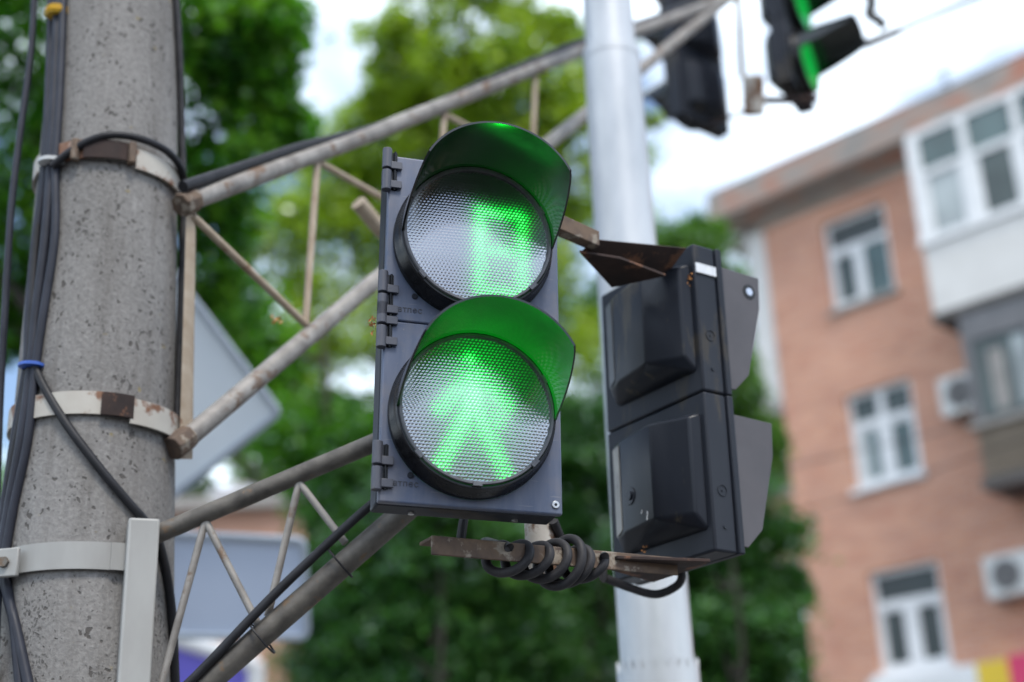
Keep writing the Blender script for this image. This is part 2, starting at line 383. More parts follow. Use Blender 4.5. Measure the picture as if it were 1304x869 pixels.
def glow_eight(x, z):
    xl, xr, zt, zm, zb = .003, .062, .036, -.022, -.083
    g = np.zeros_like(x)
    for a, b in (((xl, zt), (xr - .006, zt)), ((xl, zt), (xl, zm)), ((xl, zm), (xl, zb)), ((xr, zt - .004), (xr, zm)), ((xr, zm), (xr, zb)), ((xl, zm), (xr, zm)), ((xl, zb), (xr, zb))):
        g = np.maximum(g, np.exp(-(seg_d(x, z, a, b) / .0092) ** 2) * (.95 if a[1] > 0 else .62))
    halo = np.exp(-(np.maximum(np.abs(x - .032) - .03, 0) ** 2 + np.maximum(np.abs(z + .022) - .055, 0) ** 2) / .018 ** 2)
    return .68 * g + .15 * halo

def glow_man(x, z):
    S = lambda px, py: ((px - 607.6) * .00106, -(py - 522) * .00107)
    g = np.exp(-(np.hypot(x - S(597.5, 459)[0], z - S(0, 459)[1]) / .0105) ** 2.2)
    for a, b, w, k in ((S(602, 486), S(600, 522), .017, 1), (S(596, 488), S(561, 527), .0115, .72), (S(609, 488), S(644, 515), .0115, .7), (S(644, 515), S(631, 540), .0105, .5),
                    (S(599, 522), S(563, 597), .0115, .95), (S(605, 522), S(645, 606), .0115, .8)):
        g = np.maximum(g, k * np.exp(-(seg_d(x, z, a, b) / w) ** 2.5))
    halo = np.exp(-((x / .045) ** 2 + ((z - .01) / .07) ** 2))
    return .66 * g + .42 * halo

def lens_mesh(zc, yf, glow=None, nr=56, na=160):
    mb = MB()
    vs = [(0, yf - .004, zc)]
    for i in range(1, nr + 1):
        r = LR * i / nr
        for j in range(na):
            t = 2 * math.pi * j / na; vs.append((r * math.cos(t), yf - .004 * (1 - (i / nr) ** 2), zc + r * math.sin(t)))
    fs = [(0, 1 + j, 1 + (j + 1) % na) for j in range(na)]
    fs += [(1 + (i - 1) * na + j, 1 + i * na + j, 1 + i * na + (j + 1) % na, 1 + (i - 1) * na + (j + 1) % na) for i in range(1, nr) for j in range(na)]
    return mb.add(vs, fs, True)

def visor_mesh(zc, y0, L, r0=.1045, r1=.1075, t_=.0028, n=64, corner=28, root=-4):
    """cylindrical hood, cut back obliquely along both sides; real wall thickness, rounded front corner"""
    mb = MB(); vs = []
    th0 = root; rows = 14
    def ylen(deg):
        d = min(deg - root, 180 - root - deg)       # degrees from the cut's lower end
        k = d / (corner - root)
        if k >= 1: return L
        return L * (1 - (1 - k) ** 1.15) if k < .85 else L * (1 - .0 - (1 - k) ** 1.15)
    angs = [root + (180 - 2 * root) * i / n for i in range(n + 1)]
    for side in (0, 1):
        for a in angs:
            le = max(.004, ylen(a))
            for k in range(rows + 1):
                q = k / rows; r = r0 + (r1 - r0) * q * le / L + (t_ if side else 0)
                vs.append((r * math.cos(rad(a)), y0 - le * q, zc + r * math.sin(rad(a))))
    N = n + 1; K = rows + 1; fs = []
    for i in range(n):
        for k in range(rows):
            a = i * K + k; b = (i + 1) * K + k
            fs.append((a, b, b + 1, a + 1)); o = N * K; fs.append((o + a, o + a + 1, o + b + 1, o + b))
        for k in (0, rows):
            a = i * K + k; b = (i + 1) * K + k; o = N * K
            fs.append((a, o + a, o + b, b))
    for i in (0, n):
        for k in range(rows):
            a = i * K + k; o = N * K; fs.append((a, a + 1, o + a + 1, o + a))
    return mb.add(vs, fs, True)

def box_hood(zc, X=.119, th=.003):
    """square hood: top plate and two side plates cut back towards the bottom"""
    side = [(-.0005, .096), (-.082, .094), (-.078, .04), (-.043, -.080), (-.012, -.110), (-.0005, -.110)]
    mb = MB()
    for sx in (-1, 1): mb.prism([Vector((sx * X, y, zc + z)) for y, z in side], Vector((-sx * th, 0, 0)))
    mb.box((-X + th, -.0815, zc + .0915), (X - th, -.0005, zc + .0945))
    return mb

def add_text(body, size, mat, parent, loc, extr=.0005, name='lettering'):
    cu = bpy.data.curves.new(name, 'FONT'); cu.body = body; cu.size = size; cu.extrude = extr; cu.offset = .00008; cu.space_character = 1.08
    tmp = bpy.data.objects.new('tmp_text', cu); COL.objects.link(tmp)
    dg = bpy.context.evaluated_depsgraph_get(); me = bpy.data.meshes.new_from_object(tmp.evaluated_get(dg))
    bpy.data.objects.remove(tmp); bpy.data.curves.remove(cu)
    me.transform(Matrix.Translation(loc) @ Matrix.Rotation(rad(90), 4, 'X'))
    me.materials.clear(); me.materials.append(mat)
    o = bpy.data.objects.new(name, me); COL.objects.link(o); o.parent = parent; return o

def disc(mb, c, axis, r, h, n=16):
    axis = Vector(axis).normalized(); return mb.tube([Vector(c), Vector(c) + axis * h], r, n)

def make_signal(name, loc, rot, label, cat, n=2, group=None, glows=(None, None), hinges=False, letters=False, yl=-.032, visorL=.118, lens_mats=None,
                visor_m='visor_out', side='housing', H=None, rear_detail=True, vcut=(28, -4), slant=None):
    t = thing(name, loc, label, cat, group, rot)
    W = .25; Hm = (H or .505) / n; D = .056; Wb = .243
    for i in range(n):
        zc = Hm * ((n - 1) / 2 - i)
        zt, zb = zc + Hm / 2 - .0006, zc - Hm / 2 + .0006
        MB().box((-Wb / 2, .0125, zb), (Wb / 2, D, zt)).build('housing_section', M[side], t, bevel=.004, seg=3)
        # front door
        dr = MB().box((-W / 2 + (.004 if hinges else 0), 0, zb), (W / 2, .0119, zt)).build('front_door', M['door'] if hinges else M[side], t, bevel=.0025, seg=3)
        # rear cover: shallow ridge-roofed box
        prof = [(-.111, -.001), (-.104, .018), (-.045, .047), (.045, .034), (.080, .021), (.090, -.001)]
        mb = MB(); k = len(prof)
        vs = [Vector((x, D + y, zc - (.090 if y < 0 else .064 + .0 * y))) for x, y in prof] + [Vector((x, D + y, zc + (.092 if y < 0 else .084))) for x, y in prof]
        fs = [(j, j + 1, k + j + 1, k + j) for j in range(k - 1)] + [(0, k, 2 * k - 1, k - 1)]
        for o_ in (0, k): fs += [tuple(q_ + o_ for q_ in f_) for f_ in ((0, 1, 2), (0, 2, 5), (5, 2, 3), (5, 3, 4))]
        rc = mb.add(vs, fs).build('rear_cover', M['cover'], t, bevel=.0035, seg=3)
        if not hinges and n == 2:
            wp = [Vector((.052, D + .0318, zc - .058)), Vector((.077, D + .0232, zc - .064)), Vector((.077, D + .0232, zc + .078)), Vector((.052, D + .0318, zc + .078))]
            MB().prism(wp, Vector((.0003, .0012, 0))).build('sheen_strip', M['sheen_pale'] if i else M['sheen_dull'], rc)  # thin pale slab along the chamfer, painting in the sky's reflection
        rc.modifiers['edge'].angle_limit = rad(8)
        # lens ring: black barrel with a lighter gasket
        c = Matrix.Translation((0, 0, zc))
        MB().lathe([(.1125, -.0004), (.1125, -.012), (.1095, -.016), (.1085, yl + .003), (.1065, yl - .0015), (.1042, yl - .0015)], 96,
                   Matrix.Translation((0, 0, zc - .002))).build('lens_ring', M['ring'], t)
        gk = MB().lathe([(.1045, yl - .001), (.1035, yl - .0045), (.1005, yl - .0045), (.0992, yl + .001)], 96, c)
        for a in (28, 152, 222, 318, 270):     # retaining lugs
            p = Vector((.1035 * math.cos(rad(a)), yl - .003, zc + .1035 * math.sin(rad(a))))
            rm = Matrix.Translation(p) @ Matrix.Rotation(rad(-a + 90), 4, 'Y')
            gk.box((-.006, -.003, -.0028), (.006, .003, .0028), rm)
        gk.build('gasket', M['rim'], t)
        lm = lens_mesh(zc, yl, nr=56 if glows[i % len(glows)] else 12, na=160 if glows[i % len(glows)] else 48)
        mat = M['lens'] if lens_mats is None else M[lens_mats[i]]
        lo = lm.build('lens', mat, t)
        gl = glows[i % len(glows)]
        at_ = lo.data.attributes.new('glow', 'FLOAT', 'POINT')
        if gl:
            co = np.zeros(len(lo.data.vertices) * 3); lo.data.vertices.foreach_get('co', co); co = co.reshape(-1, 3)
            at_.data.foreach_set('value', gl(co[:, 0], co[:, 2] - zc).astype(np.float32))
        (box_hood(zc) if slant == 'box' else visor_mesh(zc, yl - .0005, visorL, corner=vcut[0], root=vcut[1])).build('visor', M[visor_m], t, bevel=.001 if slant == 'box' else 0)
        if letters:
            add_text('атпес', .0118, M['letter'], dr, (-.103, -.0003, zc - Hm / 2 + (.023 if i else .014)), .0004)
        if i == n - 1:
            for sx in (-1, 1):
                sc_ = MB(); disc(sc_, (sx * .07, D - .018, zb - .0002), (0, 0, -1), .0042, .003); sc_.build('screw', M['screw'], t)
        if not hinges and rear_detail:
            # moulded date dial and round plug on the outer side wall
            dl = MB()
            X = -Wb / 2 - .0002
            tp = [Vector((X - .0004, .034 + .0085 * math.cos(a), zc - .03 + .0085 * math.sin(a))) for a in np.linspace(0, 2 * math.pi, 33)]
            dl.tube(tp, .0007, 6, cap=False)
            dl.build('date_dial', M['cover'], t)
            dl = MB(); disc(dl, (X, .034, zc - .03), (-1, 0, 0), .0017, .0012); dl.build('dial_pointer', M['cover'], t)
            dl = MB(); disc(dl, (X, .034, zc - .085), (-1, 0, 0), .003, .0015); dl.build('wall_plug', M['cover'], t)
            if i == n - 1 or n > 2:
                kn = MB(); disc(kn, (.02, D + .030, zc - .012), (.13, 1, 0), .014, .0095, 24); kn = kn.build('cover_plug', M['cover'], t, bevel=.001)
                k2 = MB(); disc(k2, (.02, D + .037, zc - .012), (.13, 1, 0), .007, .0055, 20); k2.build('plug_boss', M['cover'], kn)
    if hinges:
        for (zc, halves) in ((.226, 1), (.036, 1), (-.01, 1), (-.206, 1)):
            hb = MB()
            x = -W / 2 + .0005
            for dz in (-.017, .0175):
                hb.tube([(x, -.0035, zc + dz - .0155), (x, -.0035, zc + dz + .0155)], .0068, 14)
            for dz in (-.022, .008):
                hb.box((x, -.0062, zc + dz - .006), (x + .0215, -.0012, zc + dz + .0055))
            ho = hb.build('hinge', M['housing_side'], t, bevel=.0009)
            pn = MB()
            pn.tube([(x + .0115, -.0028, zc - .030), (x + .0115, -.0028, zc + .030)], .0017, 8)
            pn.build('hinge_pin', M['ring'], ho)
            MB().box((x + .0078, -.0006, zc - .03), (x + .0152, -.0002, zc + .03)).build('hinge_slot', M['ring'], ho)
        s = MB(); disc(s, (.115, 0, -Hm + .0135), (0, -1, 0), .0052, .0022, 20); s.build('corner_screw', M['screw'], t, bevel=.0006)
        q = MB(); disc(q, (.115, -.0022, -Hm + .0135), (0, -1, 0), .0021, .0003, 6); q.build('corner_screw_socket', M['ring'], t)
        # small grommet marks beside the rings
        for zz in (Hm / 2 - .088, -Hm / 2 - .088):
            g = MB(); disc(g, (-.080, 0, zz), (0, -1, 0), .0042, .0018); g.build('door_button', M['housing'], t, bevel=.0005)
    return t

SIG1 = Vector((-.054, 1.7886, 2.3286)); ROT1 = rotm(.293, -.0092, .0382)
sig1 = make_signal('pedestrian_signal', SIG1, ROT1, 'lit green pedestrian signal with walking figure, countdown digit and two hooded lenses', 'traffic light', 2,
                   'pedestrian signals on the bracket post', (glow_eight, glow_man), hinges=True, letters=True)
SIG2 = Vector((.264, 2.1605, 2.3106)); ROT2 = rotm(2.1666, .015, -.0107)
sig2 = make_signal('pedestrian_signal', SIG2, ROT2, 'dark pedestrian signal seen from behind, two faceted rear covers and a white sticker', 'traffic light', 2,
                   'pedestrian signals on the bracket post', (glow_eight, glow_man), side='housing', H=.4935, yl=-.03, visor_m='visor_side', slant='box')
MB().box((-.1245, .014, .196), (-.1218, .0545, .212)).build('sticker', M['sticker'], sig2)
for k_, pts_ in enumerate((((-.030, .0455, -.170), (-.028, .0458, -.178), (-.026, .0462, -.171), (-.024, .0465, -.184)), ((-.012, .0448, -.166), (-.009, .0445, -.171)))):
    MB().tube([Vector((x, .056 + y * .95, z)) for x, y, z in pts_], .0011, 6).build('paint_scratch', M['sticker'], sig2)
sc_ = MB(); disc(sc_, (-.1188, -.058, .188), (-1, 0, 0), .0125, .0012, 28)
vm_ = sc_.build('visor_mark', M['ring'], sig2)
sc_ = MB(); disc(sc_, (-.1199, -.058, .188), (-1, 0, 0), .0065, .0008, 20); sc_.build('mark_centre', M['signback2'], vm_)

# ------------------------------------------------------------------ green light leaving the lit lens faces (it travels outwards, so it falls on the hoods)
hoods = bpy.data.collections.new('hoods_lit_by_lenses')
for o_ in sig1.children:
    if o_.name.startswith('visor'): hoods.objects.link(o_)
def led(name, rootm, rot, x, z, e, out=.02, size=0):
    l = bpy.data.lights.new(name, 'POINT'); l.energy = e; l.color = (.0, 1, .03); l.shadow_soft_size = size
    o = bpy.data.objects.new(name, l); COL.objects.link(o); o.location = rootm + rot @ Vector((x, -.032 - out, z))
    o.light_linking.receiver_collection = hoods; return o

# ------------------------------------------------------------------ concrete pole and what is strapped to it
def at_y(px, py, y):
    q = at(px, py, 1.0) - CAM
    return CAM + q * ((y - CAM.y) / q.y)
def at_wall(px, py, A, B):
    """sight line met with the vertical plane through plan points A and B"""
    q = at(px, py, 1.0) - CAM; n = Vector((B[1] - A[1], A[0] - B[0], 0)); a = Vector((A[0], A[1], 0))
    return CAM + q * ((a - CAM).dot(n) / q.dot(n))
PM = at(134, 434.5, 2.31)
PA, PB = at_y(150, 0, PM.y), at_y(104, 869, PM.y)
ax = (PA - PB) / (PA.z - PB.z)
def pole_c(z): return PB + ax * (z - PB.z)
RA, RB = 75.5 * (PA - CAM).dot(FW) / FPX, 114 * (PB - CAM).dot(FW) / FPX
def pole_r(z): return RB + (RA - RB) * (z - PB.z) / (PA.z - PB.z)
def dpole(py, off=0):       # distance of the pole's front face along the sight line at this height of the photo
    return (at_y(134, py, PM.y) - CAM).dot(FW) - .107 + off
def on_pole(px, py, off=.007):
    """point of the sight line where it touches the pole's skin (plus a cable radius); beside the pole, its closest pass"""
    best = None; k = 1.7
    while k < 2.8:
        p = at(px, py, k); e = math.hypot(p.x - pole_c(p.z).x, p.y - pole_c(p.z).y) - pole_r(p.z) - off
        if e <= 0: return p
        if best is None or e < best[0]: best = (e, p)
        k += .002
    return best[1]
def on_ring(px, py, r_off=0.004):
    """height of a strap whose front is seen at this point"""
    return at_y(px, py, PM.y - .112).z
base = pole_c(0)
mb = MB(); zs = [7.5 * k / 39 for k in range(40)]
mb.tube([pole_c(z) for z in zs], [pole_r(z) for z in zs], 48)
single(mb, 'concrete_pole', M['concrete'], base, 'thick grey pitted concrete pole with straps and cables', 'pole')

def ring_band(zc, h, r_off, a0, a1, tilt=0, n=40, th=.004):
    """steel strap round the pole from angle a0 to a1 (degrees, 270 faces the camera)"""
    mb = MB(); c0 = pole_c(zc); vs = []
    for i in range(n + 1):
        a = rad(a0 + (a1 - a0) * i / n)
        for (dr, dz) in ((0, -h / 2), (th, -h / 2), (th, h / 2), (0, h / 2)):
            r = pole_r(zc) + r_off + dr
            vs.append(c0 + Vector((r * math.cos(a), r * math.sin(a), dz + tilt * math.cos(a))))
    fs = [(i * 4 + j, i * 4 + (j + 1) % 4, i * 4 + 4 + (j + 1) % 4, i * 4 + 4 + j) for i in range(n) for j in range(4)]
    return mb.add(vs, fs + [(0, 1, 2, 3), (n * 4 + 3, n * 4 + 2, n * 4 + 1, n * 4)])

# far truss: runs from the concrete pole past the galvanised pole to the overhead signals
DE = 4.55
T1A, T1B = at_y(236, 410, PM.y - .02), at(925, 0, DE)
def t1(px, py): return at_wall(px, py, T1A, T1B)
tr1 = thing('cantilever_truss', t1(240, 410), 'far rusty pipe truss running from the concrete pole behind the galvanised pole', 'truss', 'pipe trusses on the concrete pole')
MB().tube([t1(238, 258), t1(480, 168), t1(735, 66), t1(935, -5)], .0165, 16).build('upper_chord', M['chord'], tr1, True)
MB().tube([t1(228, 567), t1(475, 360), t1(740, 150), t1(935, -8)], .0165, 16).build('lower_chord', M['chord'], tr1, True)
for a, b in (((246, 276), (390, 414)), ((404, 208), (389, 414)), ((408, 208), (556, 291)), ((566, 145), (556, 291)), ((568, 147), (678, 205)), ((682, 100), (678, 203))):
    MB().tube([t1(*a), t1(*b)], .0068, 10).build('strut', M['strut'], tr1, True)
MB().tube([t1(456, 258), t1(484, 292), t1(520, 322)], .016, 14).build('pipe_stub', M['strut'], tr1, True)
MB().hexa([t1(228, 585), t1(243, 585), t1(243, 582) + Vector((0, .012, 0)), t1(228, 582) + Vector((0, .012, 0)),
           t1(238, 245), t1(248, 245), t1(248, 244) + Vector((0, .012, 0)), t1(238, 244) + Vector((0, .012, 0))]).build('wall_plate', M['strut'], tr1, True)
for a_, b_ in (((230, 262), (248, 254)), ((219, 572), (240, 556))):
    p_, q_ = t1(*a_), t1(*b_)
    MB().tube([p_, q_], .0205, 8).build('end_collar', M['rust'], tr1, True, bevel=.002)
zb1, zb2 = on_ring(130, 192), on_ring(110, 517)
ring_band(zb1, .034, .003, 165, 300, 0).build('clamp_band', M['band'], tr1, True)
ring_band(zb1 - .01, .036, .006, 307, 372, 0).build('clamp_band', M['band'], tr1, True)
ring_band(zb2, .036, .003, 175, 312, 0).build('clamp_band', M['band'], tr1, True)
ring_band(zb2 - .008, .040, .007, 309, 372, 0).build('clamp_band', M['band'], tr1, True)
ring_band(zb2 - .002, .037, .0085, 290, 311, 0).build('clamp_lug', M['darkrust'], tr1, True, bevel=.001)
ring_band(zb1 - .003, .033, .0085, 268, 300, 0).build('clamp_lug', M['darkrust'], tr1, True, bevel=.001)
for zc, aa in ((zb1 - .004, 303), (zb1 - .004, 262)):
    c = pole_c(zc) + Vector((math.cos(rad(aa)), math.sin(rad(aa)), 0)) * (pole_r(zc) + .012)
    m = Matrix.Translation(c) @ Matrix.Rotation(rad(aa), 4, 'Z')
    MB().box((-.008, -.006, -.020), (.007, .006, .019), m).build('clamp_lug', M['rust'], tr1, True, bevel=.003)

# near truss: carries the two pedestrian signals
POST = at(688, 690, 2.03)
T2A = at(185, 690, dpole(690, .015))
def t2(px, py): return at_wall(px, py, T2A, POST)
tr2 = thing('cantilever_truss', t2(185, 1000), 'near pipe truss with white square upright, holding the two pedestrian signals', 'truss', 'pipe trusses on the concrete pole')
pt = Vector((POST.x, POST.y, 0))
MB().tube([t2(192, 684), t2(470, 567), t2(690, 471)], .0138, 16).build('upper_chord', M['chord_dark'], tr2, True)
MB().tube([t2(150, 969), t2(265, 869), t2(505, 660), t2(690, 499)], .0175, 16).build('lower_chord', M['chord_dark'], tr2, True)
for a, b in (((262, 662), (203, 880)), ((262, 664), (331, 800)), ((381, 614), (341, 785)), ((382, 616), (440, 692)), ((203, 880), (170, 905))):
    MB().tube([t2(*a), t2(*b)], .0056, 10).build('strut', M['chord'], tr2, True)
u0 = t2(185, 667) - Vector((0, .012, 0))
mb = MB(); q = .0225; mz = Matrix.Rotation(rad(20), 3, 'Z')
cs = [mz @ Vector(c) for c in ((-q, -q, 0), (q, -q, 0), (q, q, 0), (-q, q, 0))]
u1 = Vector((u0.x - .004, u0.y, u0.z - .62))
mb.hexa([u1 + c for c in cs] + [u0 + c for c in cs]); mb.build('upright', M['whitesteel'], tr2, True, bevel=.004, seg=3)
zb3 = on_ring(90, 712)
ring_band(zb3, .040, .004, 205, 300, 0).build('clamp_band', M['whitesteel'], tr2, True)
c = pole_c(zb3)
e0 = c + Vector((math.cos(rad(300)), math.sin(rad(300)), 0)) * (pole_r(zb3) + .006)
d0 = (u0 + Vector((-.01, -.0, 0))); d0.z = zb3
dv = (d0 - e0)
mb = MB(); nn = dv.cross(Vector((0, 0, 1))).normalized() * .0045
mb.hexa([e0 + Vector((0, 0, -.02)), d0 + Vector((0, 0, -.02)), d0 + nn + Vector((0, 0, -.02)), e0 + nn + Vector((0, 0, -.02)),
         e0 + Vector((0, 0, .02)), d0 + Vector((0, 0, .02)), d0 + nn + Vector((0, 0, .02)), e0 + nn + Vector((0, 0, .02))]); mb.build('clamp_arm', M['whitesteel'], tr2, True)
fl = on_pole(9, 717, .024)
m = Matrix.Translation(fl) @ Matrix.Rotation(rad(-8), 4, 'Z')
MB().box((-.034, -.004, -.021), (.018, .004, .021), m).build('clamp_flange', M['whitesteel'], tr2, True, bevel=.002)
b = MB(); disc(b, m @ Vector((-.002, -.004, 0)), m.to_3x3() @ Vector((0, -1, 0)), .008, .006, 6); b.build('flange_bolt', M['chord_dark'], tr2, True)
# post and mounting bars
MB().tube([pt + Vector((0, 0, at(690, 735, 2.02).z)), pt + Vector((0, 0, 2.62))], .0215, 20).build('post', M['rustpost'], tr2, True)
ZL = 2.046
def bar(pts, w, th, name, mat, z, lip=0):
    """flat bar lying along pts (on a level plane), w wide, with an optional down-turned lip on the camera side"""
    a, b_ = Vector(pts[0]), Vector(pts[1]); d = (b_ - a).normalized(); n = Vector((d.y, -d.x, 0)).normalized()
    if n.y > 0: n = -n
    mb = MB(); L_ = [Vector((0, 0, 0)), Vector((0, 0, th))]
    mb.hexa([a, b_, b_ - n * w, a - n * w, a + L_[1], b_ + L_[1], b_ - n * w + L_[1], a - n * w + L_[1]])
    if lip:
        k = n * th; dz = Vector((0, 0, -lip)); tt = Vector((0, 0, th + .0005))
        mb.hexa([a + dz + n * .0005, b_ + dz + n * .0005, b_ + dz + k, a + dz + k, a + tt + n * .0005, b_ + tt + n * .0005, b_ + tt + k, a + tt + k])
    return mb.build(name, mat, tr2, True, bevel=.0012)
bl, brr = at_z(548, 688, ZL), at_z(860, 716, ZL)
bar((bl, brr), .034, .005, 'mounting_bar', M['rust'], ZL, lip=.020)
pl = MB(); z = ZL - .006
pl.prism([at_z(x, y, z) for x, y in ((762, 722), (786, 712), (905, 716), (880, 726), (832, 742))], Vector((0, 0, .005))); pl.build('mounting_plate', M['darkrust'], tr2, True, bevel=.001)
ZU = 2.50
ba, bb = at(690, 283, 2.10), at(752, 310, 2.16)
dv = (bb - ba).normalized(); hz = Vector((0, 0, 1)); upv = (hz - dv * hz.dot(dv)).normalized(); nn = dv.cross(upv).normalized()
mb = MB(); h = .013
P8 = [ba - upv * h, bb - upv * h, bb - upv * h + nn * .02, ba - upv * h + nn * .02, ba + upv * h, bb + upv * h, bb + upv * h + nn * .02, ba + upv * h + nn * .02]
mb.hexa(P8); mb.build('mounting_bar', M['rust'], tr2, True, bevel=.0015)
def dlin(a, b, t): return a + (b - a) * t
mb = MB()
fl4 = [at(738, 322, 2.14), at(757, 305, 2.15), at(872, 316, 2.22), at(846, 352, 2.24)]
mb.prism(fl4, Vector((.004, .006, .003))); mb.build('bracket_flange', M['darkrust'], tr2, True, bevel=.001)
mb = MB(); gs = [at(738, 322, 2.137), at(790, 330, 2.155), at(848, 352, 2.19), at(779, 367, 2.23)]
mb.prism(gs, Vector((0, .001, .005))); mb.build('bracket_gusset', M['darkrust'], tr2, True, bevel=.001)

# ------------------------------------------------------------------ cables
cable_n = [0]
def cable(pts, r, label, mat='cable', name='cable', group=None, n=10, smooth=10):
    p = smooth_path(pts, smooth); base = min(p, key=lambda v: v.z)
    return single(MB().tube(p, r, n), name, M[mat], base, label, 'cable', group)

# coil wound round the lower bar
bd = (brr - bl).normalized(); bn = Vector((bd.y, -bd.x, 0)).normalized(); bn = bn if bn.y < 0 else -bn
def on_bar(px): 
    q = at_z(px, 702, ZL); return bl + bd * ((q - bl).dot(bd)) - bn * .014 + Vector((0, 0, -.008))
coil = []
turns = [(622, .021, .017), (652, .023, .021), (682, .024, .021), (708, .026, .026), (727, .031, .036), (744, .024, .023), (768, .021, .018)]
NT = (len(turns) - 1) * 24
for k in range(NT + 1):
    t = k / 24; i = min(int(t), len(turns) - 2); f = t - i
    px = turns[i][0] * (1 - f) + turns[i + 1][0] * f; ra = turns[i][1] * (1 - f) + turns[i + 1][1] * f; rb = turns[i][2] * (1 - f) + turns[i + 1][2] * f
    a = 2 * math.pi * t + .6
    coil.append(on_bar(px + 13 * math.cos(a) + 4 * math.sin(a)) + bn * (ra * math.cos(a)) + Vector((0, 0, rb * math.sin(a) - .004)))
pre = [at(592, 655, 2.0), at(589, 672, 1.99), at(588, 694, 1.985), at(600, 702, 2.0), at(620, 690, 2.05)]
post_ = [at(768, 735, 2.17), at(800, 748, 2.2), at(835, 757, 2.21), at(862, 746, 2.2), at(868, 732, 2.2), at(860, 722, 2.22)]
cable(smooth_path(pre, 6) + coil + smooth_path(post_, 6), .0066, 'thick black cable coiled around the rusty bar under the lit signal', 'cable_dusty', smooth=2, n=12)
cable([at(705, 664, 2.02), at(713, 684, 2.03), at(719, 704, 2.03), at(712, 728, 2.06), at(700, 738, 2.1), at(696, 722, 2.13)], .0068, 'short black cable dropping from the corner of the lit signal into the coil', 'cable_dusty')
# cable lying on the lower chord of the near truss
cable([*[t2(*q) + Vector((0, -.019, .008)) for q in ((226, 897), (263, 861), (346, 774), (421, 702), (463, 664), (480, 650), (505, 632))]], .0068, 'black cable lying along the lower pipe of the near truss', 'cable')
for px, py in ((333, 812), (432, 716)):
    c0 = t2(px, py); dvv = (t2(505, 660) - t2(265, 869)).normalized(); a1 = dvv.cross(Vector((0, 1, 0))).normalized(); a2 = dvv.cross(a1)
    tp = [c0 + (a1 * math.cos(a) + a2 * math.sin(a)) * .0245 + a1 * .004 * math.cos(a) for a in np.linspace(0, 2 * math.pi, 29)]
    single(MB().tube(tp, .0016, 6, cap=False), 'cable_tie', M['cable'], tp[0], 'thin black tie round the near truss pipe, ' + ('the lower of the two' if px < 400 else 'the upper, closer to the lit signal'), 'cable tie', 'black ties on the truss pipe')
# cables down the left of the concrete pole
DB = -.012
for dx, r, mat, end, lab in ((-7, .0072, 'cable_grey', (-8, 880), 'leftmost cable of the bundle strapped down the concrete pole'),
                        (0, .0078, 'cable_grey', (38, 880), 'front cable of the pole bundle, ending nearest the frame corner'),
                        (7, .0068, 'cable_grey', (26, 885), 'rightmost blue grey cable of the bundle on the concrete pole')):
    pts = [on_pole(74 + dx, -60), on_pole(73 + dx, 15), on_pole(69 + dx, 120), on_pole(65 + dx * .8, 208), on_pole(58 + dx * 1.7, 300), on_pole(46 + dx * 1.3, 400), on_pole(40 + dx * .8, 465),
           on_pole(27 + dx * 1.2, 560), on_pole(11 + dx * .8, 650), on_pole(3 + dx * .6, 720), at((3 + end[0]) / 2 + dx * .5, 800, dpole(800, DB)), on_pole(*end)]
    cable(pts, r, lab, mat, group='cables bundled on the concrete pole')
cable([on_pole(66, -60), on_pole(62, 100), on_pole(56, 205), on_pole(44, 330), on_pole(36, 465), on_pole(14, 600), on_pole(-8, 720), on_pole(-14, 880)], .0062, 'black cable at the back of the bundle on the concrete pole', 'cable', group='cables bundled on the concrete pole')
cable([on_pole(46, -60), on_pole(40, 60), on_pole(27, 160), on_pole(15, 260), on_pole(6, 400), on_pole(-2, 560), on_pole(-12, 900)], .0058, 'lone thin cable hanging left of the concrete pole', 'cable_grey')
cable([on_pole(66, 212, .016), on_pole(90, 193, .014), on_pole(120, 177, .014), on_pole(150, 172, .014), on_pole(185, 179, .016), on_pole(214, 194, .018), on_pole(230, 215, .018), on_pole(237, 245)], .0066, 'black cable arching over the top strap of the concrete pole', 'cable')
cable([on_pole(43, 466), on_pole(60, 500), on_pole(88, 545), on_pole(130, 600), on_pole(168, 645), on_pole(184, 663), on_pole(204, 695), on_pole(218, 770), on_pole(224, 880)], .0066, 'black cable slanting from the blue tie across the concrete pole', 'cable')
cable([on_pole(222, -40), on_pole(228, 60), on_pole(231, 150), on_pole(233, 250), on_pole(232, 330), on_pole(226, 540)], .0062, 'dark cable clipped down the inner edge of the concrete pole', 'cable_dusty')
cable([t1(236, 252) + Vector((0, -.02, .01)), t1(300, 216), t1(380, 189), t1(470, 166), t1(540, 140), t1(640, 96), t1(735, 56), t1(830, 24), t1(930, -16)], .0105, 'black cable running along the top pipe of the far truss', 'cable')
def tie(px, py, r, h, mat, name, label, wob=0):
    """short sleeve round the bundle"""
    c = on_pole(px, py, .009); dz = Vector((.03, 0, 1)).normalized()
    n = 9; mb = MB(); P = [c + dz * h * (k / n - .5) for k in range(n + 1)]
    mb.tube(P, [r * (1 + wob * random.uniform(-.12, .12)) * (.93 if k in (0, n) else 1) for k in range(n + 1)], 20, flat=1.18)
    single(mb, name, M[mat], c, label, 'tape' if name == 'tape_wrap' else 'cable tie')
tie(73, 16, .0175, .016, 'yellow', 'tape_wrap', 'yellow tape wrapped round the cable bundle', 1)
tie(66, 207, .0185, .008, 'paletie', 'cable_tie', 'pale tie holding the cable bundle at the top strap')
tie(40, 466, .0170, .006, 'blue', 'cable_tie', 'blue tie round the cable bundle on the concrete pole')

